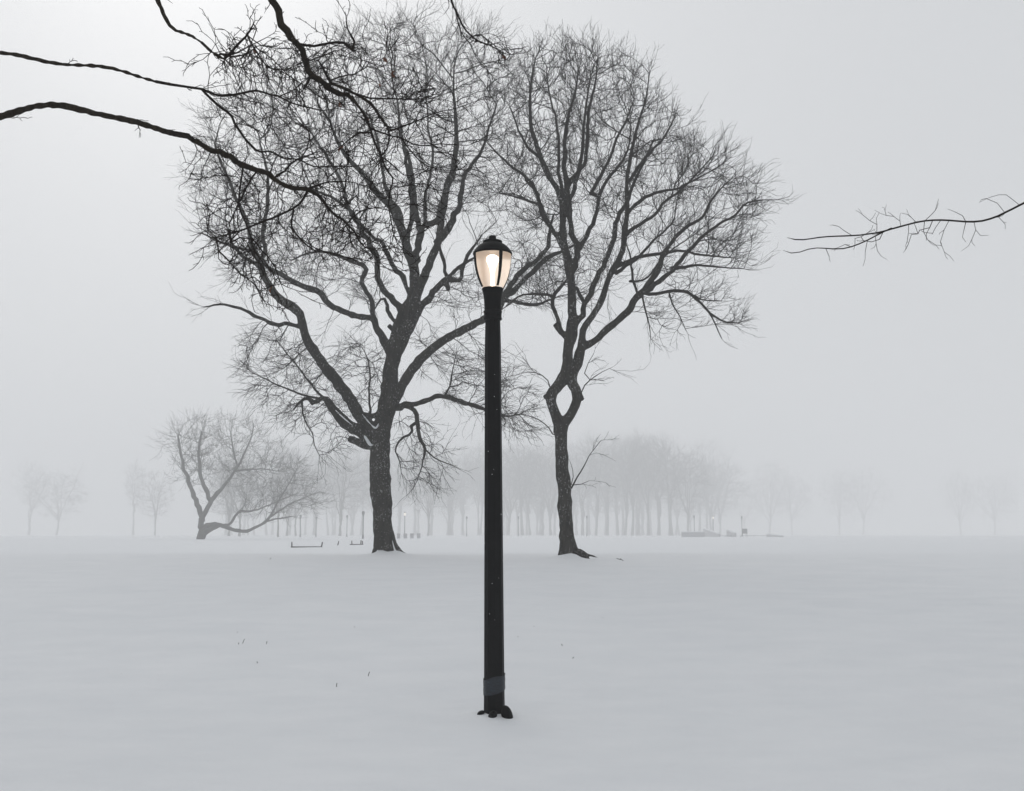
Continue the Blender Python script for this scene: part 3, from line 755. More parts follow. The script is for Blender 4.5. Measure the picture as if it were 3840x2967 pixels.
T.limb("X 560,-40,15 590,20,15.5 A 450,20,54 500,80,48 540,120,46 580,220,46 620,320,48 680,380,44 760,430,42 850,480,40 915,505,36 960,550,26 990,590,22 1050,680,20 1075,760,18 1110,860,16 1150,940,15 1185,1040,14 1235,1110,13 1220,1200,12 1205,1310,10 1225,1430,9 1245,1530,8 1270,1590,6", .15, attach=False, **S_)
T.limb("A 775,400,28 870,430,27 960,480,25 1040,530,24 1110,600,22 1160,680,18 1205,750,16 1205,810,15 1190,890,12 1155,940,9", .2, **S_)
T.limb("A 540,112,24 600,120,18 640,120,17 740,105,19 830,95,19 890,105,20 925,160,20 945,60,14 905,20,12 890,-60,10", -.2, **S_)
T.limb("A 620,355,24 598,400,20 580,440,17", -.1, **S_)
T.limb("A 960,480,16 1060,510,12 1200,515,12 1350,520,11 1480,515,9 1560,480,6", .2, **S_)
T.limb("A 1205,760,14 1290,730,12 1420,680,10 1560,620,8 1700,590,6 1820,550,5 1900,520,4", .3, **S_)
T.limb("A 1080,740,14 1180,780,12 1300,810,12 1400,860,10 1600,855,8 1800,865,5", .2, **S_)
T.limb("A 1300,810,10 1380,920,9 1480,1010,8 1600,1045,7 1780,1045,4", .1, **S_)
T.limb("A 1070,770,16 960,775,14 910,820,10 860,860,8", -.15, **S_)
T.limb("A 770,390,22 740,330,20 700,270,18 680,250,12 710,190,9 830,110,6", .3, **S_)
T.limb("A 775,380,13 860,350,11 960,330,10 1040,280,9 1110,290,7", .25, **S_)
T.limb("A 590,235,10 680,210,9 760,180,8 850,150,6 930,190,5 1060,250,4", -.2, **S_)
T.limb("A 1175,960,10 1290,1060,9 1330,1090,7 1440,1070,6", .1, **S_)
T.limb("A 690,430,9 680,500,8 830,530,7 880,580,8 880,640,5", -.2, **S_)
# upper left bough crossing above the corner of the photograph
e3 = unproj(*px('X', 200, 150), 5.9)[0]; e4 = unproj(*px('X', 430, 190), 6.0)[0]
off_limb([tp[4] * .4 + tp[5] * .6, tp[4] * .5 + tp[5] * .5 + (e3 - tp[4]) * .45 - np.array([0, 0, .25]), e3, e4], [.020, .014, .010, .0072])
T.limb("X 430,190,5.5 470,204,5 A 30,490,17 80,482,17 130,470,17 230,460,16 310,480,16 390,500,14 480,550,13 600,580,12 680,600,9 830,590,5", -.1, attach=False, **S_)
T.limb("A 40,490,9 110,520,8 230,545,7 260,550,6 270,600,4", -.1, **S_)
T.limb("A 390,500,10 500,450,8 600,360,6 670,330,4", .1, **S_)
T.limb("X 430,190,5.5 462,222,5.7 A 30,640,20 90,750,18 150,830,18 230,910,18 330,910,12 420,960,14 540,970,11 640,1020,12 780,1020,10 940,1020,7 1100,1000,4", .1, **S_)
T.limb("A 560,950,10 610,860,9 620,780,6 600,640,4", -.1, **S_)
e5 = unproj(*px('X', 170, 235), 6.1)[0]; e6 = unproj(*px('X', 400, 290), 6.0)[0]
off_limb([tp[4], tp[4] * .5 + e5 * .5 - np.array([0, 0, .06]), e5, e6], [.027, .022, .018, .0155])
T.limb("X 400,290,12 450,320,12 A 30,950,42 130,1010,42 230,1045,42 330,1090,39 400,1140,37 480,1182,36 600,1190,33 670,1230,28 740,1300,22 800,1380,18 890,1440,17 960,1520,13 1000,1600,10 1060,1640,7", -.1, attach=False, **S_)
T.limb("A 380,1085,18 430,1060,16 490,990,14 560,950,12 640,930,8", -.1, **S_)
T.limb("A 620,1180,18 720,1145,12 830,1130,10 950,1140,6", .1, **S_)
T.limb("A 600,1210,22 550,1290,17 430,1370,16 330,1410,16 200,1460,15 100,1500,14 30,1520,13 -80,1550,9", -.1, **S_)
T.limb("A 500,1350,14 480,1460,14 560,1570,12 640,1640,10 760,1670,5", -.1, **S_)
T.limb("A 900,1440,10 1000,1350,8 1180,1320,7 1300,1290,4", .2, **S_)
T.limb("A 120,1015,15 105,1150,14 90,1280,14 110,1370,13 150,1460,12 180,1560,10 C 200,270,8 240,330,7", -.1, **S_)
T.limb("A 230,1050,14 200,1090,14 110,1250,13 60,1360,11 20,1440,9", .1, **S_)
T.limb("C 190,190,12 250,260,11 320,340,10 370,420,9 400,520,7 510,570,4", -.1, **S_)
T.limb("A 100,1500,12 C 20,220,12 110,180,10 170,190,9", -.05, **S_)
T.limb("C -60,280,12 30,370,11 110,460,9 200,520,8 240,590,7 300,680,5 350,690,3", -.05, **S_)
T.limb("C 560,190,8 660,260,7 780,300,9 900,330,8 1000,340,6 1100,370,4", .1, **S_)
# bunch of twigs in the corner
e7 = unproj(*px('X', 360, 40), 6.1)[0]; e8 = unproj(*px('X', 450, 110), 6.0)[0]
off_limb([e1, e7, e8], [.02, .011, .0078])
T.limb("X 450,110,6 480,125,6 A 30,180,22 90,110,19 150,45,15 200,-40,10", .1, attach=False, **S_)
T.limb("X 470,115,4.5 A 30,190,14 120,150,11 200,110,8 300,60,5", .1, **S_)
T.limb("X 470,115,4 A 30,205,12 150,180,9 240,120,7 350,140,6 500,145,3", .1, **S_)
T.limb("A 155,40,16 175,90,15 200,135,13 250,210,11 300,280,10 400,310,9 470,350,8 530,390,7 580,420,4", -.1, **S_)
T.limb("A 210,130,8 300,190,7 390,270,7 480,360,6 560,410,4", -.1, **S_)
T.limb("A 160,50,9 260,120,8 360,130,7 430,90,5 480,110,3", .1, **S_)
T.limb("A 300,285,8 420,300,7 540,260,6 640,210,5", .1, **S_)
# tips hanging in at the top, right of the middle
off_limb([e2, unproj(*px('X', 760, -130), 6.0)[0], unproj(*px('X', 940, -60), 6.0)[0]], [.018, .010, .0056])
T.limb("X 940,-60,4.2 970,20,4 A 1800,30,13 1870,90,12 1960,120,10 2040,170,8 2100,190,4", .1, attach=False, **S_)
T.limb("X 970,20,2.6 A 1755,40,8 1820,120,7 1860,220,6 1930,290,3", .1, **S_)
T.limb("A 1830,50,8 1920,50,8 1960,100,7 2060,150,4", .1, **S_)
for spec, n_, sp in [
    ("X 480,80 600,80 760,80 880,130 960,200 960,300 930,380 850,430 760,440 640,400 560,330 520,240 500,170", 260, .5),
    ("X 400,120 500,80 620,90 560,160 480,150", 90, .3),
    ("X 420,340 500,330 620,360 740,400 800,470 790,560 700,560 640,520 560,500 500,520 430,520", 150, .4),
    ("X 440,560 500,520 560,540 600,600 580,640 490,560", 50, .25),
    ("X 640,420 850,420 960,330 1000,330 900,480 850,560 820,600 760,560", 90, .5),
    ("X 985,75 1040,75 1090,115 1060,125", 16, .2)]:
    T.attract(spec, n_, sp)
T.grow(.05, .07, bias=(.05, 0, .0), jit=.20, rmin=.0030, rseed=.04, expo=2.2)
tw1 = fans(T, .42, .17, .034, .0027, .0021, up=.02, out=.0, spread=.75, nseg=5, p3=.80, bend=.26, limb_r=.03, tipn=1, sides=.25)
# short spurs and buds along the boughs
P_, D_, Q_ = [], [], []
for p, r_, pre, ok in T.limbs:
    if not ok: continue
    for i in range(1, len(p) - 1):
        if T.rng.random() < .75 and r_[i] < .03:
            d = (p[i + 1] - p[i - 1]); d /= np.linalg.norm(d)
            e = d * .5 + T.rng.normal(0, .6, 3); e /= np.linalg.norm(e)
            P_.append(p[i]); Q_.append(p[i] + e * (r_[i] + T.rng.uniform(.01, .05)))
P_, Q_ = np.array(P_), np.array(Q_)
tw3 = (P_, Q_, np.full(len(P_), .0026), np.full(len(P_), .0022))
root = thing('bare_tree', (tx, ty, tz), 'dark nearby tree whose knobbly brown boughs overhang the upper left of the picture', 'tree')
build_tree(T, root, M['near_bark'], M['near_twig'], rthick=.008, voxel=.0045, twigsets=[tw1, tw3], disp=.0035)
nroot = root
def leaf_mesh(rng):
    bm = bmesh.new(); g = []
    for i in range(7):
        row = []
        wv = .5 * math.sin(math.pi * (i + .35) / 7) ** .8 * .036 * (1 + .25 * rng.standard_normal())
        for j in (-1, -.5, 0, .5, 1):
            row.append(bm.verts.new((j * wv, .012 * (abs(j) - .5) + .008 * math.sin(i * 1.1 + j), -.065 * i / 6 + .006 * rng.standard_normal() * abs(j))))
        g.append(row)
    for a_, b_ in zip(g, g[1:]):
        for j in range(4): bm.faces.new((a_[j], a_[j + 1], b_[j + 1], b_[j]))
    bmesh.ops.solidify(bm, geom=bm.faces[:], thickness=.0012)
    return bm_mesh('dead_leaf', bm)
rng = np.random.default_rng(5)
allP = np.vstack([p for p, r_, pre, ok in T.limbs if ok] + [T.N])
for c, u, v, sc in [('A', 200, 150, 1.1), ('A', 1165, 225, 1.0), ('A', 1228, 315, .9), ('A', 1258, 318, 1.3), ('A', 845, 530, .9), ('A', 1052, 648, 1.0), ('A', 818, 885, 1.2), ('A', 2030, 220, 1.0), ('A', 1160, 410, .8), ('C', 322, 535, .9), ('A', 265, 195, .6)]:
    p0 = unproj(*px(c, u, v), 6.0)[0]
    uvd = np.linalg.norm(np.cross(allP - np.array([0, 0, CAMZ]), (p0 - np.array([0, 0, CAMZ])) / np.linalg.norm(p0 - np.array([0, 0, CAMZ]))), axis=1)
    q = allP[np.argmin(uvd)]
    o_ = link('dead_leaf', leaf_mesh(rng), M['leaf'], nroot)
    o_.location = Vector(q) - Vector(nroot.location); o_.scale = (sc * .55,) * 3
    o_.rotation_euler = (rng.uniform(-.5, .5), rng.uniform(-.6, .6), rng.uniform(-.9, .9))
nroot_leaf_label = 'withered brown leaf still hanging on'
for ch in nroot.children:
    if ch.name.startswith('dead_leaf'): ch['label'] = nroot_leaf_label

# =================================================================== NEAR TREE BEYOND THE RIGHT EDGE
T = Tree(77, 7.0, .7)
tx2, ty2 = 5.0, 7.2; tz2 = float(gz(tx2, ty2))
tp2 = np.array([[tx2, ty2, tz2 - .2], [tx2, ty2, tz2 + .6], [tx2 + .05, ty2, tz2 + 2.0], [tx2 + .0, ty2, tz2 + 3.4], [tx2 - .1, ty2, tz2 + 4.8], [tx2 + .1, ty2, tz2 + 6.2]])
T.limbs.append((tp2, np.array([.25, .2, .18, .16, .12, .05]), None, False))
e1 = unproj(*px('X', 2190, 430), 7.0)[0]
off_limb([tp2[2] * .4 + tp2[3] * .6, tp2[3] * .6 + e1 * .4 + np.array([0, 0, .12]), e1], [.04, .02, .008])
T.limb("X 2190,430,4.6 2100,470,4.2 1980,470,3.8 1850,500,3.4 1760,505,3 1690,510,2.4 D 2110,175,2.5", -.2, attach=False, step=.07, wig=.1)
T.limb("X 1900,487,3 1800,530,2.6 1730,530,2 1690,540,2 D 2082,267,2.2", -.1, step=.07, wig=.1)
T.fray = 5
T.attract("X 1700,500 1900,440 2150,420 2180,500 1900,560 1760,560", 40, .3)
T.grow(.07, .08, bias=(-.1, 0, .03), jit=.3, rmin=.0022, rseed=.05)
tw = T.twigs(.6, .10, .0022, segs=2, up=.05, jit=.3, rmax=.012, along=1.0)
root = thing('bare_tree', (tx2, ty2, tz2), 'nearby tree off the right edge, only one thin dark branch tip reaching in', 'tree')
build_tree(T, root, M['near_bark'], M['near_twig'], rthick=.010, voxel=.010, twigsets=[tw], disp=.005)

# =================================================================== SNOW LODGED IN THE FORKS OF THE LEFT TREE
def snow_patch(parent, spec, depth, thick, fwd):
    q = parse(spec); p, t = unproj(q[:, 0], q[:, 1], np.full(len(q), depth - fwd)); rad = q[:, 2] * .5 * t / FPX
    bm = bmesh.new(); tube_bm(bm, p, rad, 8)
    me = bm_mesh('snow_patch', bm)
    c = np.zeros(len(me.vertices) * 3); me.vertices.foreach_get('co', c); c = c.reshape(-1, 3)
    c += np.random.default_rng(3).normal(0, .008, c.shape); c -= np.array(parent.location)
    me.vertices.foreach_set('co', c.ravel()); me.update()
    o_ = link('snow_patch', me, M['snow'], parent); ss = o_.modifiers.new('s', 'SUBSURF'); ss.levels = ss.render_levels = 1
    return o_
snow_patch(lroot, "C 1005,1490,3 1040,1532,9 1072,1576,18 1100,1600,30 1118,1596,24 1130,1560,5", DL, .1, .235)
snow_patch(lroot, "E 995,225,3 1030,272,18 1058,318,30 1072,340,30 1090,335,6", DL, .1, .27)
snow_patch(lroot, "E 805,70,3 850,118,12 900,158,12 945,195,3", DL - .35, .1, .17)
snow_patch(lroot, "E 1106,1165,50 1122,1140,30 1128,1112,4", DL, .1, .30)
snow_patch(lroot, "E 1282,1168,30 1262,1138,20 1245,1100,9 1234,1040,3", DL, .1, .26)

# =================================================================== STREET LAMP
def zof(v, u=None):
    return float(unproj(CU if u is None else u, v, 8.87)[0][2])
LY = 8.87
pb = unproj(*px('X', 1054, 1526), LY)[0]; pt = unproj(*px('X', 1050, 502), LY)[0]
lean = (pt[0] - pb[0]) / (pt[2] - pb[2])
gz0 = float(gz(pb[0], LY))
lamp = thing('street_lamp', (pb[0], LY, gz0), 'black cast-iron park lamp post with a lit frosted globe, planted in the snow', 'lamp')
def cen(z): return (lean * (z), 0.0)
def gv(y): return zof(840 + y / 4.0167) - gz0          # height over the base of a row of crop G
def gr(hw, y):                                          # radius of a half width in crop G
    r = ray(CU, 840 + y / 4.0167); t = LY / r[1]
    return hw / 4.0167 * t / FPX
def hv(v): return zof(v) - gz0
def hr(hw, v): r = ray(CU, v); return hw * (LY / r[1]) / FPX
P8 = math.pi / 8
# pole: eight sided, tapering
bm = bmesh.new()
prof = [(hr(40.5, 2690), -.25), (hr(40, 2690), hv(2680)), (hr(38.5, 2540), hv(2540)), (hr(36, 2150), hv(2150)), (hr(33, 1700), hv(1700)), (hr(30.6, 1300), hv(1300)), (hr(29.6, 1205), gv(1440))]
lathe(bm, prof, 8, cen, True, P8 * .4)
bmesh.ops.bevel(bm, geom=[e for e in bm.edges if abs(e.verts[0].co.z - e.verts[1].co.z) > .05], offset=.012, segments=2, affect='EDGES')
link('pole', bm_mesh('pole', bm), M['paint'], lamp, smooth=False)
# collar and neck
bm = bmesh.new()
lathe(bm, [(gr(120, 1445), gv(1452)), (gr(136, 1440), gv(1444)), (gr(139, 1430), gv(1425)), (gr(133, 1410), gv(1408)), (gr(133, 1350), gv(1352)), (gr(140, 1335), gv(1335)), (gr(139, 1318), gv(1316)), (gr(126, 1310), gv(1306))], 40, cen)
col = link('collar', bm_mesh('collar', bm), M['paint'], lamp)
for k in range(4):
    bm = bmesh.new(); a_ = k * math.pi / 2 + .75; z = gv(1380); r0 = gr(133, 1380)
    tube_bm(bm, [(cen(z)[0] + math.cos(a_) * (r0 - .01), math.sin(a_) * (r0 - .01), z), (cen(z)[0] + math.cos(a_) * (r0 + .010), math.sin(a_) * (r0 + .010), z)], [.010, .009], 6)
    link('bolt', bm_mesh('bolt', bm), M['paint'], col, False)
bm = bmesh.new()
lathe(bm, [(gr(127, 1310), gv(1312)), (gr(127, 1250), gv(1250)), (gr(130, 1180), gv(1180)), (gr(136, 1110), gv(1110)), (gr(146, 1050), gv(1050)), (gr(158, 1005), gv(1005)), (gr(162, 990), gv(992)), (gr(162, 975), gv(975)), (gr(154, 970), gv(970)), (gr(150, 985), gv(985))], 48, cen, False)
link('neck', bm_mesh('neck', bm), M['paint'], lamp)
# globe (a thin shell)
gp = [(146, 985), (157, 960), (176, 925), (198, 880), (219, 830), (237, 775), (252, 715), (264, 650), (273, 585), (279, 520), (281, 470), (280, 440)]
GZ = [(gr(a_, y), gv(y)) for a_, y in gp]
bm = bmesh.new()
lathe(bm, GZ, 64, cen, False)
globe = link('globe', bm_mesh('globe', bm), M['globe'], lamp)
globe['label'] = 'frosted acorn globe glowing warm white'
# four straps down the globe
ang_of = lambda sn: math.asin(sn)
for k in range(4):
    phi = -math.pi / 2 + R(26) + k * math.pi / 2
    bm = bmesh.new(); hw = [gr(25, y) for _, y in gp]; vs = []
    for i, (rr, z) in enumerate(GZ):
        if i == 0: continue
        f = i / (len(GZ) - 1); w2 = gr(15 + 12 * f, 700); row = []
        for (dw, dr) in ((-1, .003), (1, .003), (1, .012), (-1, .012)):
            r2 = rr + dr
            x = math.cos(phi) * r2 - math.sin(phi) * dw * w2; y = math.sin(phi) * r2 + math.cos(phi) * dw * w2
            row.append(bm.verts.new((cen(z)[0] + x, y, z)))
        vs.append(row)
    for a_, b_ in zip(vs, vs[1:]):
        for j in range(4): bm.faces.new((a_[j], a_[(j + 1) % 4], b_[(j + 1) % 4], b_[j]))
    bm.faces.new(vs[0]); bm.faces.new(vs[-1][::-1])
    bmesh.ops.recalc_face_normals(bm, faces=bm.faces)
    link('strap', bm_mesh('strap', bm), M['paint'], globe, False)
# lit bulb inside
bm = bmesh.new()
lathe(bm, [(gr(14, 985), gv(990)), (gr(22, 950), gv(950)), (gr(20, 800), gv(800)), (gr(25, 720), gv(720)), (gr(40, 660), gv(660)), (gr(62, 600), gv(600)), (gr(80, 540), gv(545)), (gr(76, 500), gv(505)), (gr(44, 480), gv(482))], 24, cen)
bulb = link('bulb', bm_mesh('bulb', bm), M['bulb'], globe)
# hood, ring and finial
bm = bmesh.new()
lathe(bm, [(gr(272, 470), gv(462)), (gr(290, 470), gv(470)), (gr(296, 462), gv(460)), (gr(296, 440), gv(440)), (gr(288, 428), gv(430)), (gr(276, 410), gv(412)), (gr(258, 380), gv(384)), (gr(230, 345), gv(352)), (gr(196, 318), gv(324)), (gr(160, 300), gv(305)), (gr(143, 292), gv(297)), (gr(120, 288), gv(292))], 64, cen)
hood = link('hood', bm_mesh('hood', bm), M['paint'], lamp)
bm = bmesh.new()
lathe(bm, [(gr(138, 290), gv(300)), (gr(147, 285), gv(290)), (gr(147, 262), gv(264)), (gr(142, 254), gv(258)), (gr(110, 245), gv(250)), (gr(60, 236), gv(240))], 48, cen)
link('vent_ring', bm_mesh('vent_ring', bm), M['paint'], hood)
bm = bmesh.new()
lathe(bm, [(gr(44, 238), gv(243)), (gr(46, 228), gv(232)), (gr(55, 215), gv(222)), (gr(56, 195), gv(200)), (gr(50, 180), gv(186)), (gr(36, 173), gv(177)), (gr(10, 171), gv(174))], 32, cen)
link('finial', bm_mesh('finial', bm), M['paint'], hood)
# wrap of tape near the foot
bm = bmesh.new(); n_ = 48; rows = []
for k in range(7):
    row = []
    for i in range(n_):
        a_ = 2 * math.pi * i / n_
        x = math.cos(a_)
        top = hv(2537) + .021 * (x) + .006 * math.sin(3 * a_); bot = hv(2598) + .024 * x + .005 * math.sin(2 * a_ + 1)
        z = bot + (top - bot) * k / 6; r2 = hr(39.6, 2560) + .0035 + .0016 * math.sin(9 * a_ + k * 2.1)
        row.append(bm.verts.new((cen(z)[0] + r2 * x, r2 * math.sin(a_), z)))
    rows.append(row)
for a_, b_ in zip(rows, rows[1:]):
    for i in range(n_): bm.faces.new((a_[i], a_[(i + 1) % n_], b_[(i + 1) % n_], b_[i]))
tp_ = link('tape', bm_mesh('tape', bm), M['tape'], lamp); tp_['label'] = 'bluish shiny tape wrapped round the pole'
# scrolled feet of the base, half drowned in snow
def lobe(px_, py_, rx, ry, rz, z, tilt=0):
    bm = bmesh.new(); bmesh.ops.create_uvsphere(bm, u_segments=20, v_segments=14, radius=1)
    for v in bm.verts:
        c = v.co; s = 1 + .06 * math.sin(3 * c.x + 2 * c.z)
        v.co = Vector((c.x * rx * s, c.y * ry * s, c.z * rz * (1 if c.z > 0 else .8)))
        if tilt: v.co.z -= tilt * v.co.x
    o_ = link('base_foot', bm_mesh('base_foot', bm), M['paint'], lamp); o_.location = (px_, py_, z); return o_
lobe(.100, -.12, .048, .055, .072, -.010, .5)
lobe(-.012, -.125, .036, .05, .038, -.012, -.3)
lobe(-.105, -.05, .030, .03, .022, -.006, -.3)
lobe(.03, .14, .05, .05, .05, -.01)

# =================================================================== STALKS POKING OUT OF THE SNOW
rng = np.random.default_rng(9)
stalks = [('S', 103, 320, 'tiny dark stalk tip, uppermost of the specks at the far left of the snow', .012, 0),
          ('S', 118, 468, 'short black stalk tip below the uppermost speck at the left', .03, .1),
          ('S', 170, 458, 'curved thin stalk beside the short black one at the left', .085, .5),
          ('S', 475, 462, 'upright stalk to the right of the curved one in the left snow', .05, .2),
          ('S', 358, 712, 'lone stalk tip lower down in the left snow', .028, -.3),
          ('S', 1600, 250, 'small dark speck of stalk under the thick tree trunk', .02, -.1),
          ('S', 1372, 1012, 'faint thin stalk nearest the bottom of the snow, left of the pole', .055, .1),
          ('S', 1777, 880, 'slanting dark stalk nearest the lamp pole on its left', .065, .35),
          ('T', 206, 103, 'tiny stalk tip highest of those right of the pole', .015, 0),
          ('T', 85, 182, 'tiny stalk tip closest to the pole on its right', .012, 0),
          ('T', 418, 246, 'bent little stalk in the snow right of the pole', .03, -.5),
          ('T', 496, 342, 'dark speck of twig lowest in the snow right of the pole', .025, .8),
          ('T', 722, 38, 'single stalk tip far to the right in the snow', .014, 0),
          ('E', 322, 1187, 'small dark speck on the snow in front of the half-faded tree', .05, .9)]
for c, u, v, lab, h, slant in stalks:
    h *= .6
    p = on_ground(*px(c, u, v)); bm = bmesh.new(); k = 1.0 if c != 'E' else 1.6
    pts = [(-slant * h * .15, 0, -.04), (0, 0, 0), (slant * h * .35, .003, h * .55), (slant * h * .9, 0, h)]
    tube_bm(bm, pts, [.0032 * k, .003 * k, .0028 * k, .0035 * k if h < .04 else .002], 6)
    o_ = link('plant_stalk', bm_mesh('plant_stalk', bm), M['near_twig']); o_.location = p
    tag(o_, lab, 'stalk', 'dry stalks poking through the snow')
p = on_ground(*px('F', 910, 1155)); bm = bmesh.new()
tube_bm(bm, [(-.08, 0, .05), (-.03, 0, .035), (.04, 0, .02), (.09, 0, -.01)], [.005, .008, .007, .005], 6)
tube_bm(bm, [(-.0, 0, .03), (.03, 0, .06)], [.006, .004], 6)
o_ = link('fallen_twig', bm_mesh('fallen_twig', bm), M['near_twig']); o_.location = p
tag(o_, 'fallen forked twig lying on the snow right of the fan-shaped tree', 'twig')

# =================================================================== BURIED BENCHES
def bench(u0, u1, vb, depth, label, posts, teeth, rail=True):
    p0 = unproj(u0, vb, depth)[0]; p1 = unproj(u1, vb, depth)[0]; W = p1[0] - p0[0]
    c = ((p0[0] + p1[0]) / 2, depth); z = float(gz(*c))
    e = thing('park_bench', (c[0], c[1], z), label, 'bench', 'benches buried in the snow')
    for f, sl, h in posts:
        bm = bmesh.new(); x = (f - .5) * W
        tube_bm(bm, [(x, .05, -.45), (x, 0, 0.0), (x + sl * h, .06, h)], [.045, .04, .035], 8)
        link('bench_post', bm_mesh('bench_post', bm), M['wood'], e, False)
    if rail:
        bm = bmesh.new(); box(bm, (0, -.03, .02), (W + .1, .06, .075)); bmesh.ops.bevel(bm, geom=bm.edges[:], offset=.008, segments=1, affect='EDGES')
        link('rail', bm_mesh('rail', bm), M['wood'], e, False)
        for k in range(teeth):
            bm = bmesh.new(); x = (k + .5) / teeth * W - W / 2
            box(bm, (x + .02, -.05, -.045), (.028, .03, .10), Vector((0, 0, 1)).rotation_difference(Vector((-.45, 0, 1)).normalized()).to_matrix())
            link('slat', bm_mesh('slat', bm), M['wood'], e, False)
bench(850 + 485 / 1.9855, 850 + 705 / 1.9855, 1500 + 1100 / 1.9855, 64, 'nearest snow-buried bench, two end posts and slatted rail sticking out',
      [(0, -.05, .30), (1, .16, .30)], 18)
bench(850 + 922 / 1.9855, 850 + 1012 / 1.9855, 1500 + 1086 / 1.9855, 76, 'smaller buried bench showing three posts and a rail, just left of the thick trunk',
      [(.12, -.1, .27), (.85, 0, .30), (1, -.12, .26)], 5)
bench(850 + 815 / 1.9855, 850 + 838 / 1.9855, 1500 + 1086 / 1.9855, 76, 'single slanting bench post showing between the two buried benches',
      [(.5, .25, .27)], 0, rail=False)

# =================================================================== FAR LAMP POSTS
def far_post(u, d, h, label, lit=False):
    p = unproj(u, 2000, d)[0]; z = float(gz(p[0], d)); e = thing('lamp_post', (p[0], d, z), label, 'lamp post', 'lamp posts faded by the fog')
    bm = bmesh.new(); lathe(bm, [(.13, -.3), (.12, .5), (.085, .6), (.07, h * .8), (.1, h * .82), (.11, h * .84)], 10)
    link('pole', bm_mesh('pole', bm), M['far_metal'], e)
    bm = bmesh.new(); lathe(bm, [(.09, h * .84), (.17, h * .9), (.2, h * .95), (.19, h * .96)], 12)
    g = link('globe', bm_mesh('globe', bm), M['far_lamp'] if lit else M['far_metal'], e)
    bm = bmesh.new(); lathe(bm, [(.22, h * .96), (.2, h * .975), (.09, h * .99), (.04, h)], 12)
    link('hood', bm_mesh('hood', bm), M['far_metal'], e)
    return e
def fx(c, u): return px(c, u, 0)[0]
far_post(fx('E', 1015), 145, 3.62, 'grey lamp post in the fog just left of the thick trunk')
far_post(fx('E', 1325), 195, 4.38, 'far lamp post with a tiny lit top, just right of the thick trunk', True)
far_post(fx('E', 548), 200, 4.00, 'very faint thin post beside the pale trunks behind the nearest bench')
far_post(fx('E', 665), 220, 4.00, 'very faint thin post above the right end of the nearest bench')
far_post(fx('E', 895), 212, 4.12, 'faint thin post right of the lone forked pale tree')
far_post(fx('E', 1787), 237, 4.25, 'faint thin post a little left of the big lamp pole')
far_post(fx('F', 180), 250, 4.50, 'faint thin post between the two first pale trunks right of the lamp pole')
far_post(fx('F', 672), 245, 4.50, 'thin post among the pale trunks just right of the fan-shaped tree')
far_post(fx('F', 1445), 245, 4.62, 'lamp post at the right end of the far row of trees')
far_post(fx('F', 1582), 275, 5.00, 'faint lamp post standing over the snowy steps', True)
far_post(fx('F', 1787), 245, 4.50, 'lamp post beside the dark box at the right of the field')

# four pale bins in a row
for i, u in enumerate((1280, 1330, 1380, 1430)):
    d = 152; p = unproj(fx('E', u), 2000, d)[0]; z = float(gz(p[0], d))
    bm = bmesh.new(); lathe(bm, [(.20, -.2), (.23, .25), (.25, .56), (.27, .58), (.27, .65), (.22, .69), (.16, .71)], 14, phase=.2)
    o_ = link('litter_bin', bm_mesh('litter_bin', bm), M['stone']); o_.location = (p[0], d, z)
    tag(o_, ['litter bin nearest the thick trunk in the faint row of four', 'litter bin under the tiny lit lamp, second in the row of four', 'third litter bin of the faint row, right of the tiny lit lamp',
             'last litter bin of the faint row, nearest the pale trunk'][i], 'bin', 'row of fog-faded bins')

# low walls of the steps at the right, box on legs
def wall(u0, v0, u1, v1, d0, d1, th, label):
    a = unproj(*px('R', u0, v0), d0)[0]; b_ = unproj(*px('R', u1, v1), d1)[0]
    za, zb = float(gz(a[0], a[1])), float(gz(b_[0], b_[1]))
    e = thing('low_wall', (a[0], a[1], za), label, 'wall', 'low snow-topped walls by the steps')
    d = Vector(b_ - a); d.z = 0; n_ = Vector((-d.y, d.x, 0)).normalized() * .22; O = Vector((a[0], a[1], za))
    for nm, m_, off in (('wall_body', M['stone'], 0), ('snow_cap', M['snow'], 1)):
        bm = bmesh.new(); ks = []
        for q in (a, b_):
            q = Vector(q); zg = float(gz(q.x, q.y))
            zl, zh = (zg - .3, q.z) if not off else (q.z + .003, q.z + .17)
            k = 1.0 if not off else 1.12
            ks.append([bm.verts.new(Vector((q.x, q.y, zl)) + n_ * k - O), bm.verts.new(Vector((q.x, q.y, zl)) - n_ * k - O),
                       bm.verts.new(Vector((q.x, q.y, zh)) - n_ * k * (.7 if off else 1) - O), bm.verts.new(Vector((q.x, q.y, zh)) + n_ * k * (.7 if off else 1) - O)])
        for j in range(4): bm.faces.new((ks[0][j], ks[0][(j + 1) % 4], ks[1][(j + 1) % 4], ks[1][j]))
        bm.faces.new(ks[0][::-1]); bm.faces.new(ks[1])
        bmesh.ops.recalc_face_normals(bm, faces=bm.faces)
        link(nm, bm_mesh(nm, bm), m_, e, False)
wall(490, 455, 825, 455, 200, 200, .5, 'level low dark wall at the foot of the last trees of the far row')
wall(820, 405, 1040, 478, 236, 204, .5, 'longer sloping snow-topped wall just right of the far row of trees')
wall(1160, 420, 1275, 468, 236, 208, .5, 'shorter sloping snow-topped wall left of the dark box')
wall(1750, 480, 1965, 508, 224, 200, .5, 'low sloping wall furthest right on the snowy field')
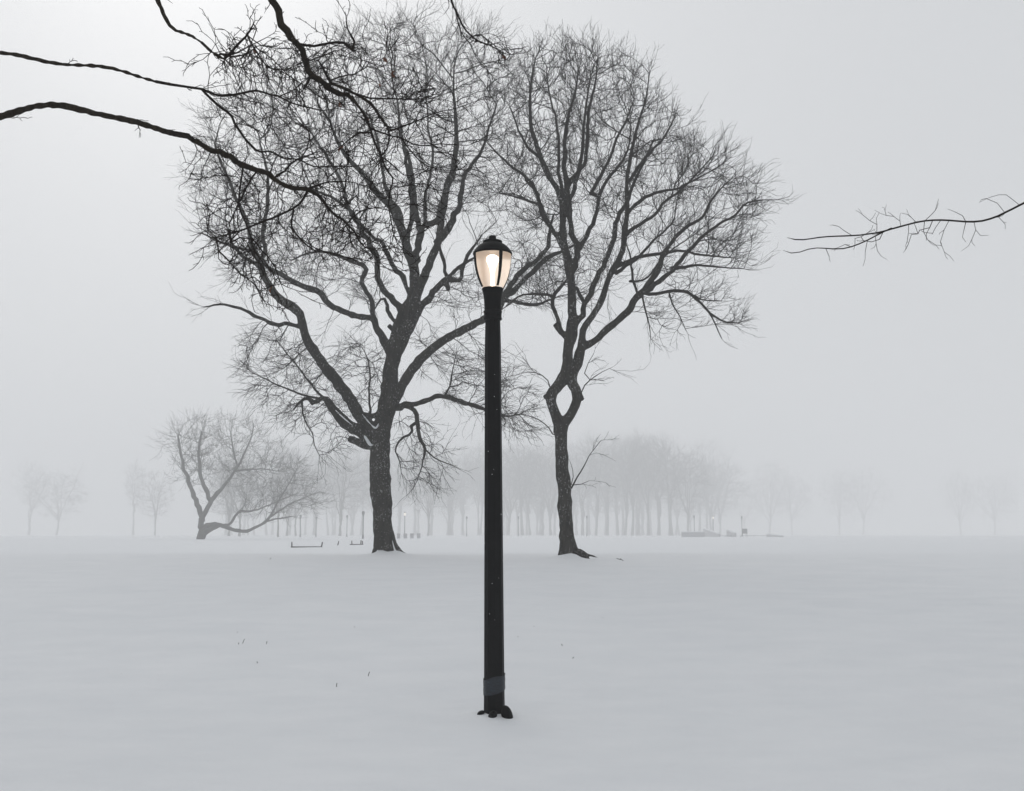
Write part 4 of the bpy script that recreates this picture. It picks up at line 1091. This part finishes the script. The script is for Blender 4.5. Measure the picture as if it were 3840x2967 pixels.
def rail(u0, u1, v, d, label):
    a = unproj(*px('R', u0, v), d)[0]; b_ = unproj(*px('R', u1, v), d)[0]; z = float(gz(a[0], d)); W = b_[0] - a[0]
    e = thing('low_fence', (a[0], d, z), label, 'fence', 'low rails on the far field')
    bm = bmesh.new(); box(bm, (W / 2, 0, .26), (W, .06, .06)); link('rail', bm_mesh('rail', bm), M['far_metal'], e, False)
    k = max(3, int(W / 1.6))
    for i in range(k):
        bm = bmesh.new(); box(bm, (W * i / (k - 1), 0, 0), (.07, .07, .5)); link('fence_post', bm_mesh('fence_post', bm), M['far_metal'], e, False)
rail(1040, 1220, 516, 194, 'low dark rail in front of the shorter sloping wall')
rail(1355, 1740, 516, 194, 'longer low dark rail running right from the lamp post by the box')
p = unproj(*px('R', 1415, 470), 198)[0]; z = float(gz(p[0], 198)); e = thing('notice_board', (p[0], 198, z), 'square dark board on two legs beside the right-hand far lamp post', 'board')
bm = bmesh.new(); box(bm, (0, 0, 1.05), (.95, .12, .85)); bmesh.ops.bevel(bm, geom=bm.edges[:], offset=.03, segments=1, affect='EDGES'); link('panel', bm_mesh('panel', bm), M['far_metal'], e, False)
for sx in (-.38, .38):
    bm = bmesh.new(); box(bm, (sx, 0, .2), (.08, .08, .85)); link('leg', bm_mesh('leg', bm), M['far_metal'], e, False)

# =================================================================== FAR TREES
def far_variant(seed, shape):
    rng = np.random.default_rng(seed)
    H = 24.0
    fork = {'tall': rng.uniform(.24, .42), 'round': rng.uniform(.18, .26), 'wide': .2}[shape]
    tr = rng.uniform(.27, .40); ln_ = rng.normal(0, .035, 2)
    zt = np.linspace(-.6, H * fork, 9); f9 = np.linspace(0, 1, 9)
    t = Tree(seed, 0); t.limbs = []
    P0 = np.stack([np.cumsum(rng.normal(0, .06, 9)) + ln_[0] * zt, np.cumsum(rng.normal(0, .06, 9)) + ln_[1] * zt, zt], 1)
    t.limbs.append((P0, tr * (1.0 + .45 * (1 - f9) ** 5 - .22 * f9), None, False))
    top = P0[-1]
    nl = int({'tall': rng.integers(3, 6), 'round': 6, 'wide': 6}[shape])
    for i in range(nl):
        a_ = 2 * math.pi * i / nl + rng.uniform(-.6, .6); rad = {'tall': 3.6, 'round': 5.5, 'wide': 7.0}[shape] * rng.uniform(.45, 1.2)
        if i == 0: rad *= .25
        hh = H * rng.uniform(.55, .92); k = 12; f = np.linspace(0, 1, k)
        j0 = int(rng.integers(5, 9)); b0 = P0[j0]
        p = np.stack([b0[0] + math.cos(a_) * rad * f ** 1.15, b0[1] + math.sin(a_) * rad * f ** 1.15, b0[2] - .3 + (hh - b0[2]) * f ** .92], 1)
        p[1:] += rng.normal(0, .2, (k - 1, 3))
        t.limbs.append((p, np.linspace(tr * .55, .06, k), (P0[max(j0 - 1, 0)], tr * .8), True))
    n_ = 420
    q = rng.normal(0, 1, (n_ * 4, 3)); q /= np.linalg.norm(q, axis=1, keepdims=True); q *= rng.random((n_ * 4, 1)) ** .45
    rx, z0, z1 = {'tall': (5.6, .30, .96), 'round': (7.4, .22, .95), 'wide': (8.6, .2, .86)}[shape]
    q[:, 2] = q[:, 2] * .5 + .5
    wz = .5 + .65 * q[:, 2] if shape == 'tall' else np.ones(len(q))
    ang = np.arctan2(q[:, 1], q[:, 0]); lump = 1 + .22 * np.sin(2 * ang + seed) + .15 * np.sin(3 * ang + 2.2 * seed + 4 * q[:, 2])
    t.att = [np.stack([q[:, 0] * rx * wz * lump + top[0], q[:, 1] * rx * wz * lump + top[1], H * (z0 + (z1 - z0) * q[:, 2]) * (1 + .05 * np.sin(4 * ang + seed))], 1)[:n_]]
    t.grow(.45, .75, bias=(0, 0, .16), out=.35, centre=(0, 0, H * .3), jit=.13, rmin=.028, rseed=.6)
    tw = fans(t, .7, 1.7, .7, .022, .014, up=.22, out=.25, centre=(0, 0, H * .3), spread=.55, nseg=4, p3=.5, bend=.14, limb_r=.25)
    e = bpy.data.objects.new('tmp', None); COL.objects.link(e)
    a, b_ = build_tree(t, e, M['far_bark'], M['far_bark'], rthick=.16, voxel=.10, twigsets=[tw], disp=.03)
    return e, a, b_
VAR = [far_variant(101, 'tall'), far_variant(102, 'tall'), far_variant(103, 'tall'), far_variant(104, 'round'), far_variant(105, 'wide'), far_variant(106, 'tall'), far_variant(107, 'round')]
used = set(); FAR_RNG = random.Random(8)
def far_tree(u, d, h, label, var, wpx=None, rz=0.0, group='fog-faded bare trees along the far edge'):
    e0, a0, b0 = VAR[var]
    if var not in used: e, a, b_ = e0, a0, b0; used.add(var); e.name = 'bare_tree'
    else:
        e = e0.copy(); a = a0.copy(); b_ = b0.copy()
        for o_ in (e, a, b_): COL.objects.link(o_)
        a.parent = e; b_.parent = e
    p = unproj(u, 2000, d)[0]; e.location = (p[0], d, float(gz(p[0], d)))
    s = h / 24.0; sx = s * (.74 + .40 * FAR_RNG.random()); e.scale = (sx, sx, s); e.rotation_euler = (0, 0, rz); tag(e, label, 'tree', group)
    return e
def top_h(d, v_full):                          # height of a tree whose crown ends at this row
    p = unproj(CU, v_full * 1.7587, d)[0]; return float(p[2]) - float(gz(0, d))
L = [(510, 60, 1.0, 950, 4, 'pale bare tree with a stout trunk behind the low boughs at the left'),
     (488, 62, 1.0, 985, 3, 'pale bare tree mostly hidden behind the half-faded tree'),
     (593.5, 50, 1.0, 1010, 0, 'slim greyer trunk left of the two stout pale trunks behind the nearest bench'),
     (611, 72, 1.0, 945, 3, 'stoutest pale trunk behind the left end of the nearest bench'),
     (631, 74, 1.0, 950, 4, 'pale trunk flaring at its foot, just right of the stoutest pale trunk'),
     (725, 70, 1.0, 938, 3, 'lone pale forked tree standing between the nearest bench and the thick trunk'),
     (670, 110, 1.0, 955, 1, 'barely visible tree crown behind the nearest bench'),
     (800, 100, 1.0, 960, 3, 'barely visible tree hidden behind the thick trunk'),
     (912, 78, 1.0, 955, 4, 'pale tree to the right of the row of bins'),
     (960, 100, 1.0, 950, 0, 'very faint tree between the bins and the big lamp pole'),
     (1020, 105, 1.0, 945, 2, 'very faint tree crown hidden partly by the big lamp pole'),
     (1083, 100, 1.0, 950, 3, 'pale trunk touching the right side of the big lamp pole'),
     (1115, 95, 1.0, 940, 0, 'first stout pale trunk right of the big lamp pole'),
     (1131, 102, 1.0, 945, 2, 'slim pale trunk just right of the first stout one beside the lamp pole'),
     (1157, 104, 1.0, 940, 1, 'broad faint trunk midway between the lamp pole and the fan-shaped tree'),
     (1175, 96, 1.0, 935, 3, 'pale leaning trunk nearest the left side of the fan-shaped tree'),
     (1242, 96, 1.0, 925, 1, 'first far trunk right of the fan-shaped tree'),
     (1270, 96, 1.0, 918, 2, 'second far trunk right of the fan-shaped tree'),
     (1295, 104, 1.0, 930, 0, 'third far trunk right of the fan-shaped tree, slim'),
     (1318, 108, 1.0, 922, 1, 'fourth far trunk right of the fan-shaped tree, fainter'),
     (1332, 98, 1.0, 920, 2, 'fifth far trunk right of the fan-shaped tree'),
     (1347.5, 96, 1.0, 912, 0, 'sixth far trunk right of the fan-shaped tree'),
     (1362, 110, 1.0, 930, 1, 'seventh far trunk right of the fan-shaped tree, thinnest'),
     (1382, 95, 1.0, 920, 2, 'eighth far trunk right of the fan-shaped tree'),
     (1405, 100, 1.0, 930, 1, 'ninth far trunk right of the fan-shaped tree'),
     (1433, 94, 1.0, 922, 0, 'next to last trunk of the far row, right of the fan-shaped tree'),
     (1466, 94, 1.0, 930, 3, 'last trunk of the far row, its round crown ending the grove'),
     (1515, 120, 1.0, 990, 3, 'low faint tree above the snowy steps'),
     (1590, 165, 1.0, 1010, 4, 'ghostly faint tree left of the middle in the far right fog'),
     (1640, 160, 1.0, 985, 3, 'ghostly faint tree tallest in the far right fog'),
     (1690, 170, 1.0, 990, 4, 'ghostly faint tree at the right edge of the snowy field'),
     (1790, 185, 1.0, 1000, 3, 'ghostly faint tree beyond the branch tip at the right'),
     (1840, 180, 1.0, 985, 4, 'ghostly faint broad tree far out at the right'),
     (2050, 190, 1.0, 1000, 3, 'ghostly faint tree second from the right end of the horizon'),
     (2120, 180, 1.0, 990, 4, 'ghostly faint tree at the right end of the horizon'),
     (330, 92, 1.0, 985, 3, 'pale tree left of the half-faded tree'),
     (285, 120, 1.0, 980, 0, 'pale slim tree, third from the left end of the horizon'),
     (120, 118, 1.0, 975, 4, 'pale broad tree second from the left end of the horizon'),
     (62, 130, 1.0, 985, 1, 'pale slim tree at the left end of the horizon')]
for i, (u, d, wv, vt, var, lab) in enumerate(L):
    if var == 1 and i % 2: var = 5
    if var == 3 and i % 2: var = 6
    vt += FAR_RNG.uniform(-9, 14)
    far_tree(u * 1.7587, d * 4.3, top_h(d * 4.3, vt), lab, var, None, rz=(i * 2.399) % 6.283)

# far wood behind the row of trees: one grey mass in the fog
rng = np.random.default_rng(12)
Vs, Fs, off = [], [], 0
srcs = []
for e0, a0, b0 in VAR:
    for o_ in (a0, b0):
        me = o_.data; c = np.zeros(len(me.vertices) * 3, np.float32); me.vertices.foreach_get('co', c)
        q = np.zeros(len(me.loops), np.int32); me.loops.foreach_get('vertex_index', q)
        srcs.append((c.reshape(-1, 3), q.reshape(-1, 4) if len(q) == 4 * len(me.polygons) else None))
for i in range(64):
    d = rng.uniform(500, 590); uf = 470 + 1080 * (i + rng.uniform(-.8, .8)) / 64
    vt = 958 + rng.uniform(-26, 36) - 18 * math.exp(-((uf - 1330) / 150) ** 2)
    k = rng.integers(0, len(VAR)); h = top_h(d, vt) / 24.0; a_ = rng.uniform(0, 6.28); ca, sa = math.cos(a_), math.sin(a_)
    p = unproj(uf * 1.7587, 2000, d)[0]; z = float(gz(p[0], d))
    for c, q in srcs[2 * k:2 * k + 2]:
        if q is None: continue
        x = c[:, 0] * ca - c[:, 1] * sa; y = c[:, 0] * sa + c[:, 1] * ca
        Vs.append(np.stack([x * h + p[0], y * h + d, c[:, 2] * h + z], 1)); Fs.append(q + off); off += len(c)
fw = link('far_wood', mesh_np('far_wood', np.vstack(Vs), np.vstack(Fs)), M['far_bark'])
tag(fw, 'blurred grey wood behind the far trees, fading into the fog', 'wood', kind='stuff')

# =================================================================== FALLING SNOW
rng = np.random.default_rng(4)
n_ = 4200
d = 4.5 + 21 * rng.random(n_) ** 1.2
u = rng.uniform(0, 3840, n_); v = rng.uniform(0, 2750, n_)
r_ = ray(u, v); P = r_ * d[:, None]; P[:, 2] += CAMZ
P = P[P[:, 2] > gz(P[:, 0], P[:, 1]) + .1]
oct_v = np.array([[1, 0, 0], [-1, 0, 0], [0, 1, 0], [0, -1, 0], [0, 0, 1], [0, 0, -1.]])
oct_f = np.array([[0, 2, 4], [2, 1, 4], [1, 3, 4], [3, 0, 4], [2, 0, 5], [1, 2, 5], [3, 1, 5], [0, 3, 5]])
sz = rng.uniform(.0012, .0030, len(P)) * (P[:, 1] / 9) ** .4
V = P[:, None] + oct_v[None] * sz[:, None, None] * rng.uniform(.5, 1.3, (len(P), 6, 1))
F = (np.arange(len(P)) * 6)[:, None, None] + oct_f[None]
o_ = link('falling_snow', mesh_np('falling_snow', V.reshape(-1, 3), F.reshape(-1, 3)), M['flake'])
tag(o_, 'fine snowflakes blowing through the air', 'snowfall', kind='stuff')

# =================================================================== HAZE
bm = bmesh.new(); box(bm, (0, 50, 24.0), (1340, 1300, 52)); me = bm_mesh('haze', bm)
hz = bpy.data.objects.new('haze', me); COL.objects.link(hz)
m_ = bpy.data.materials.new('haze'); m_.use_nodes = True; n_ = m_.node_tree; n_.nodes.clear()
oo = n_.nodes.new('ShaderNodeOutputMaterial'); pv = n_.nodes.new('ShaderNodeVolumePrincipled')
pv.inputs['Color'].default_value = (.985, .988, .992, 1); pv.inputs['Density'].default_value = HAZE
pv.inputs['Anisotropy'].default_value = 0.12
n_.links.new(pv.outputs[0], oo.inputs['Volume']); me.materials.append(m_)
tag(hz, 'pale blowing-snow haze filling the air of the park', 'haze', kind='stuff')
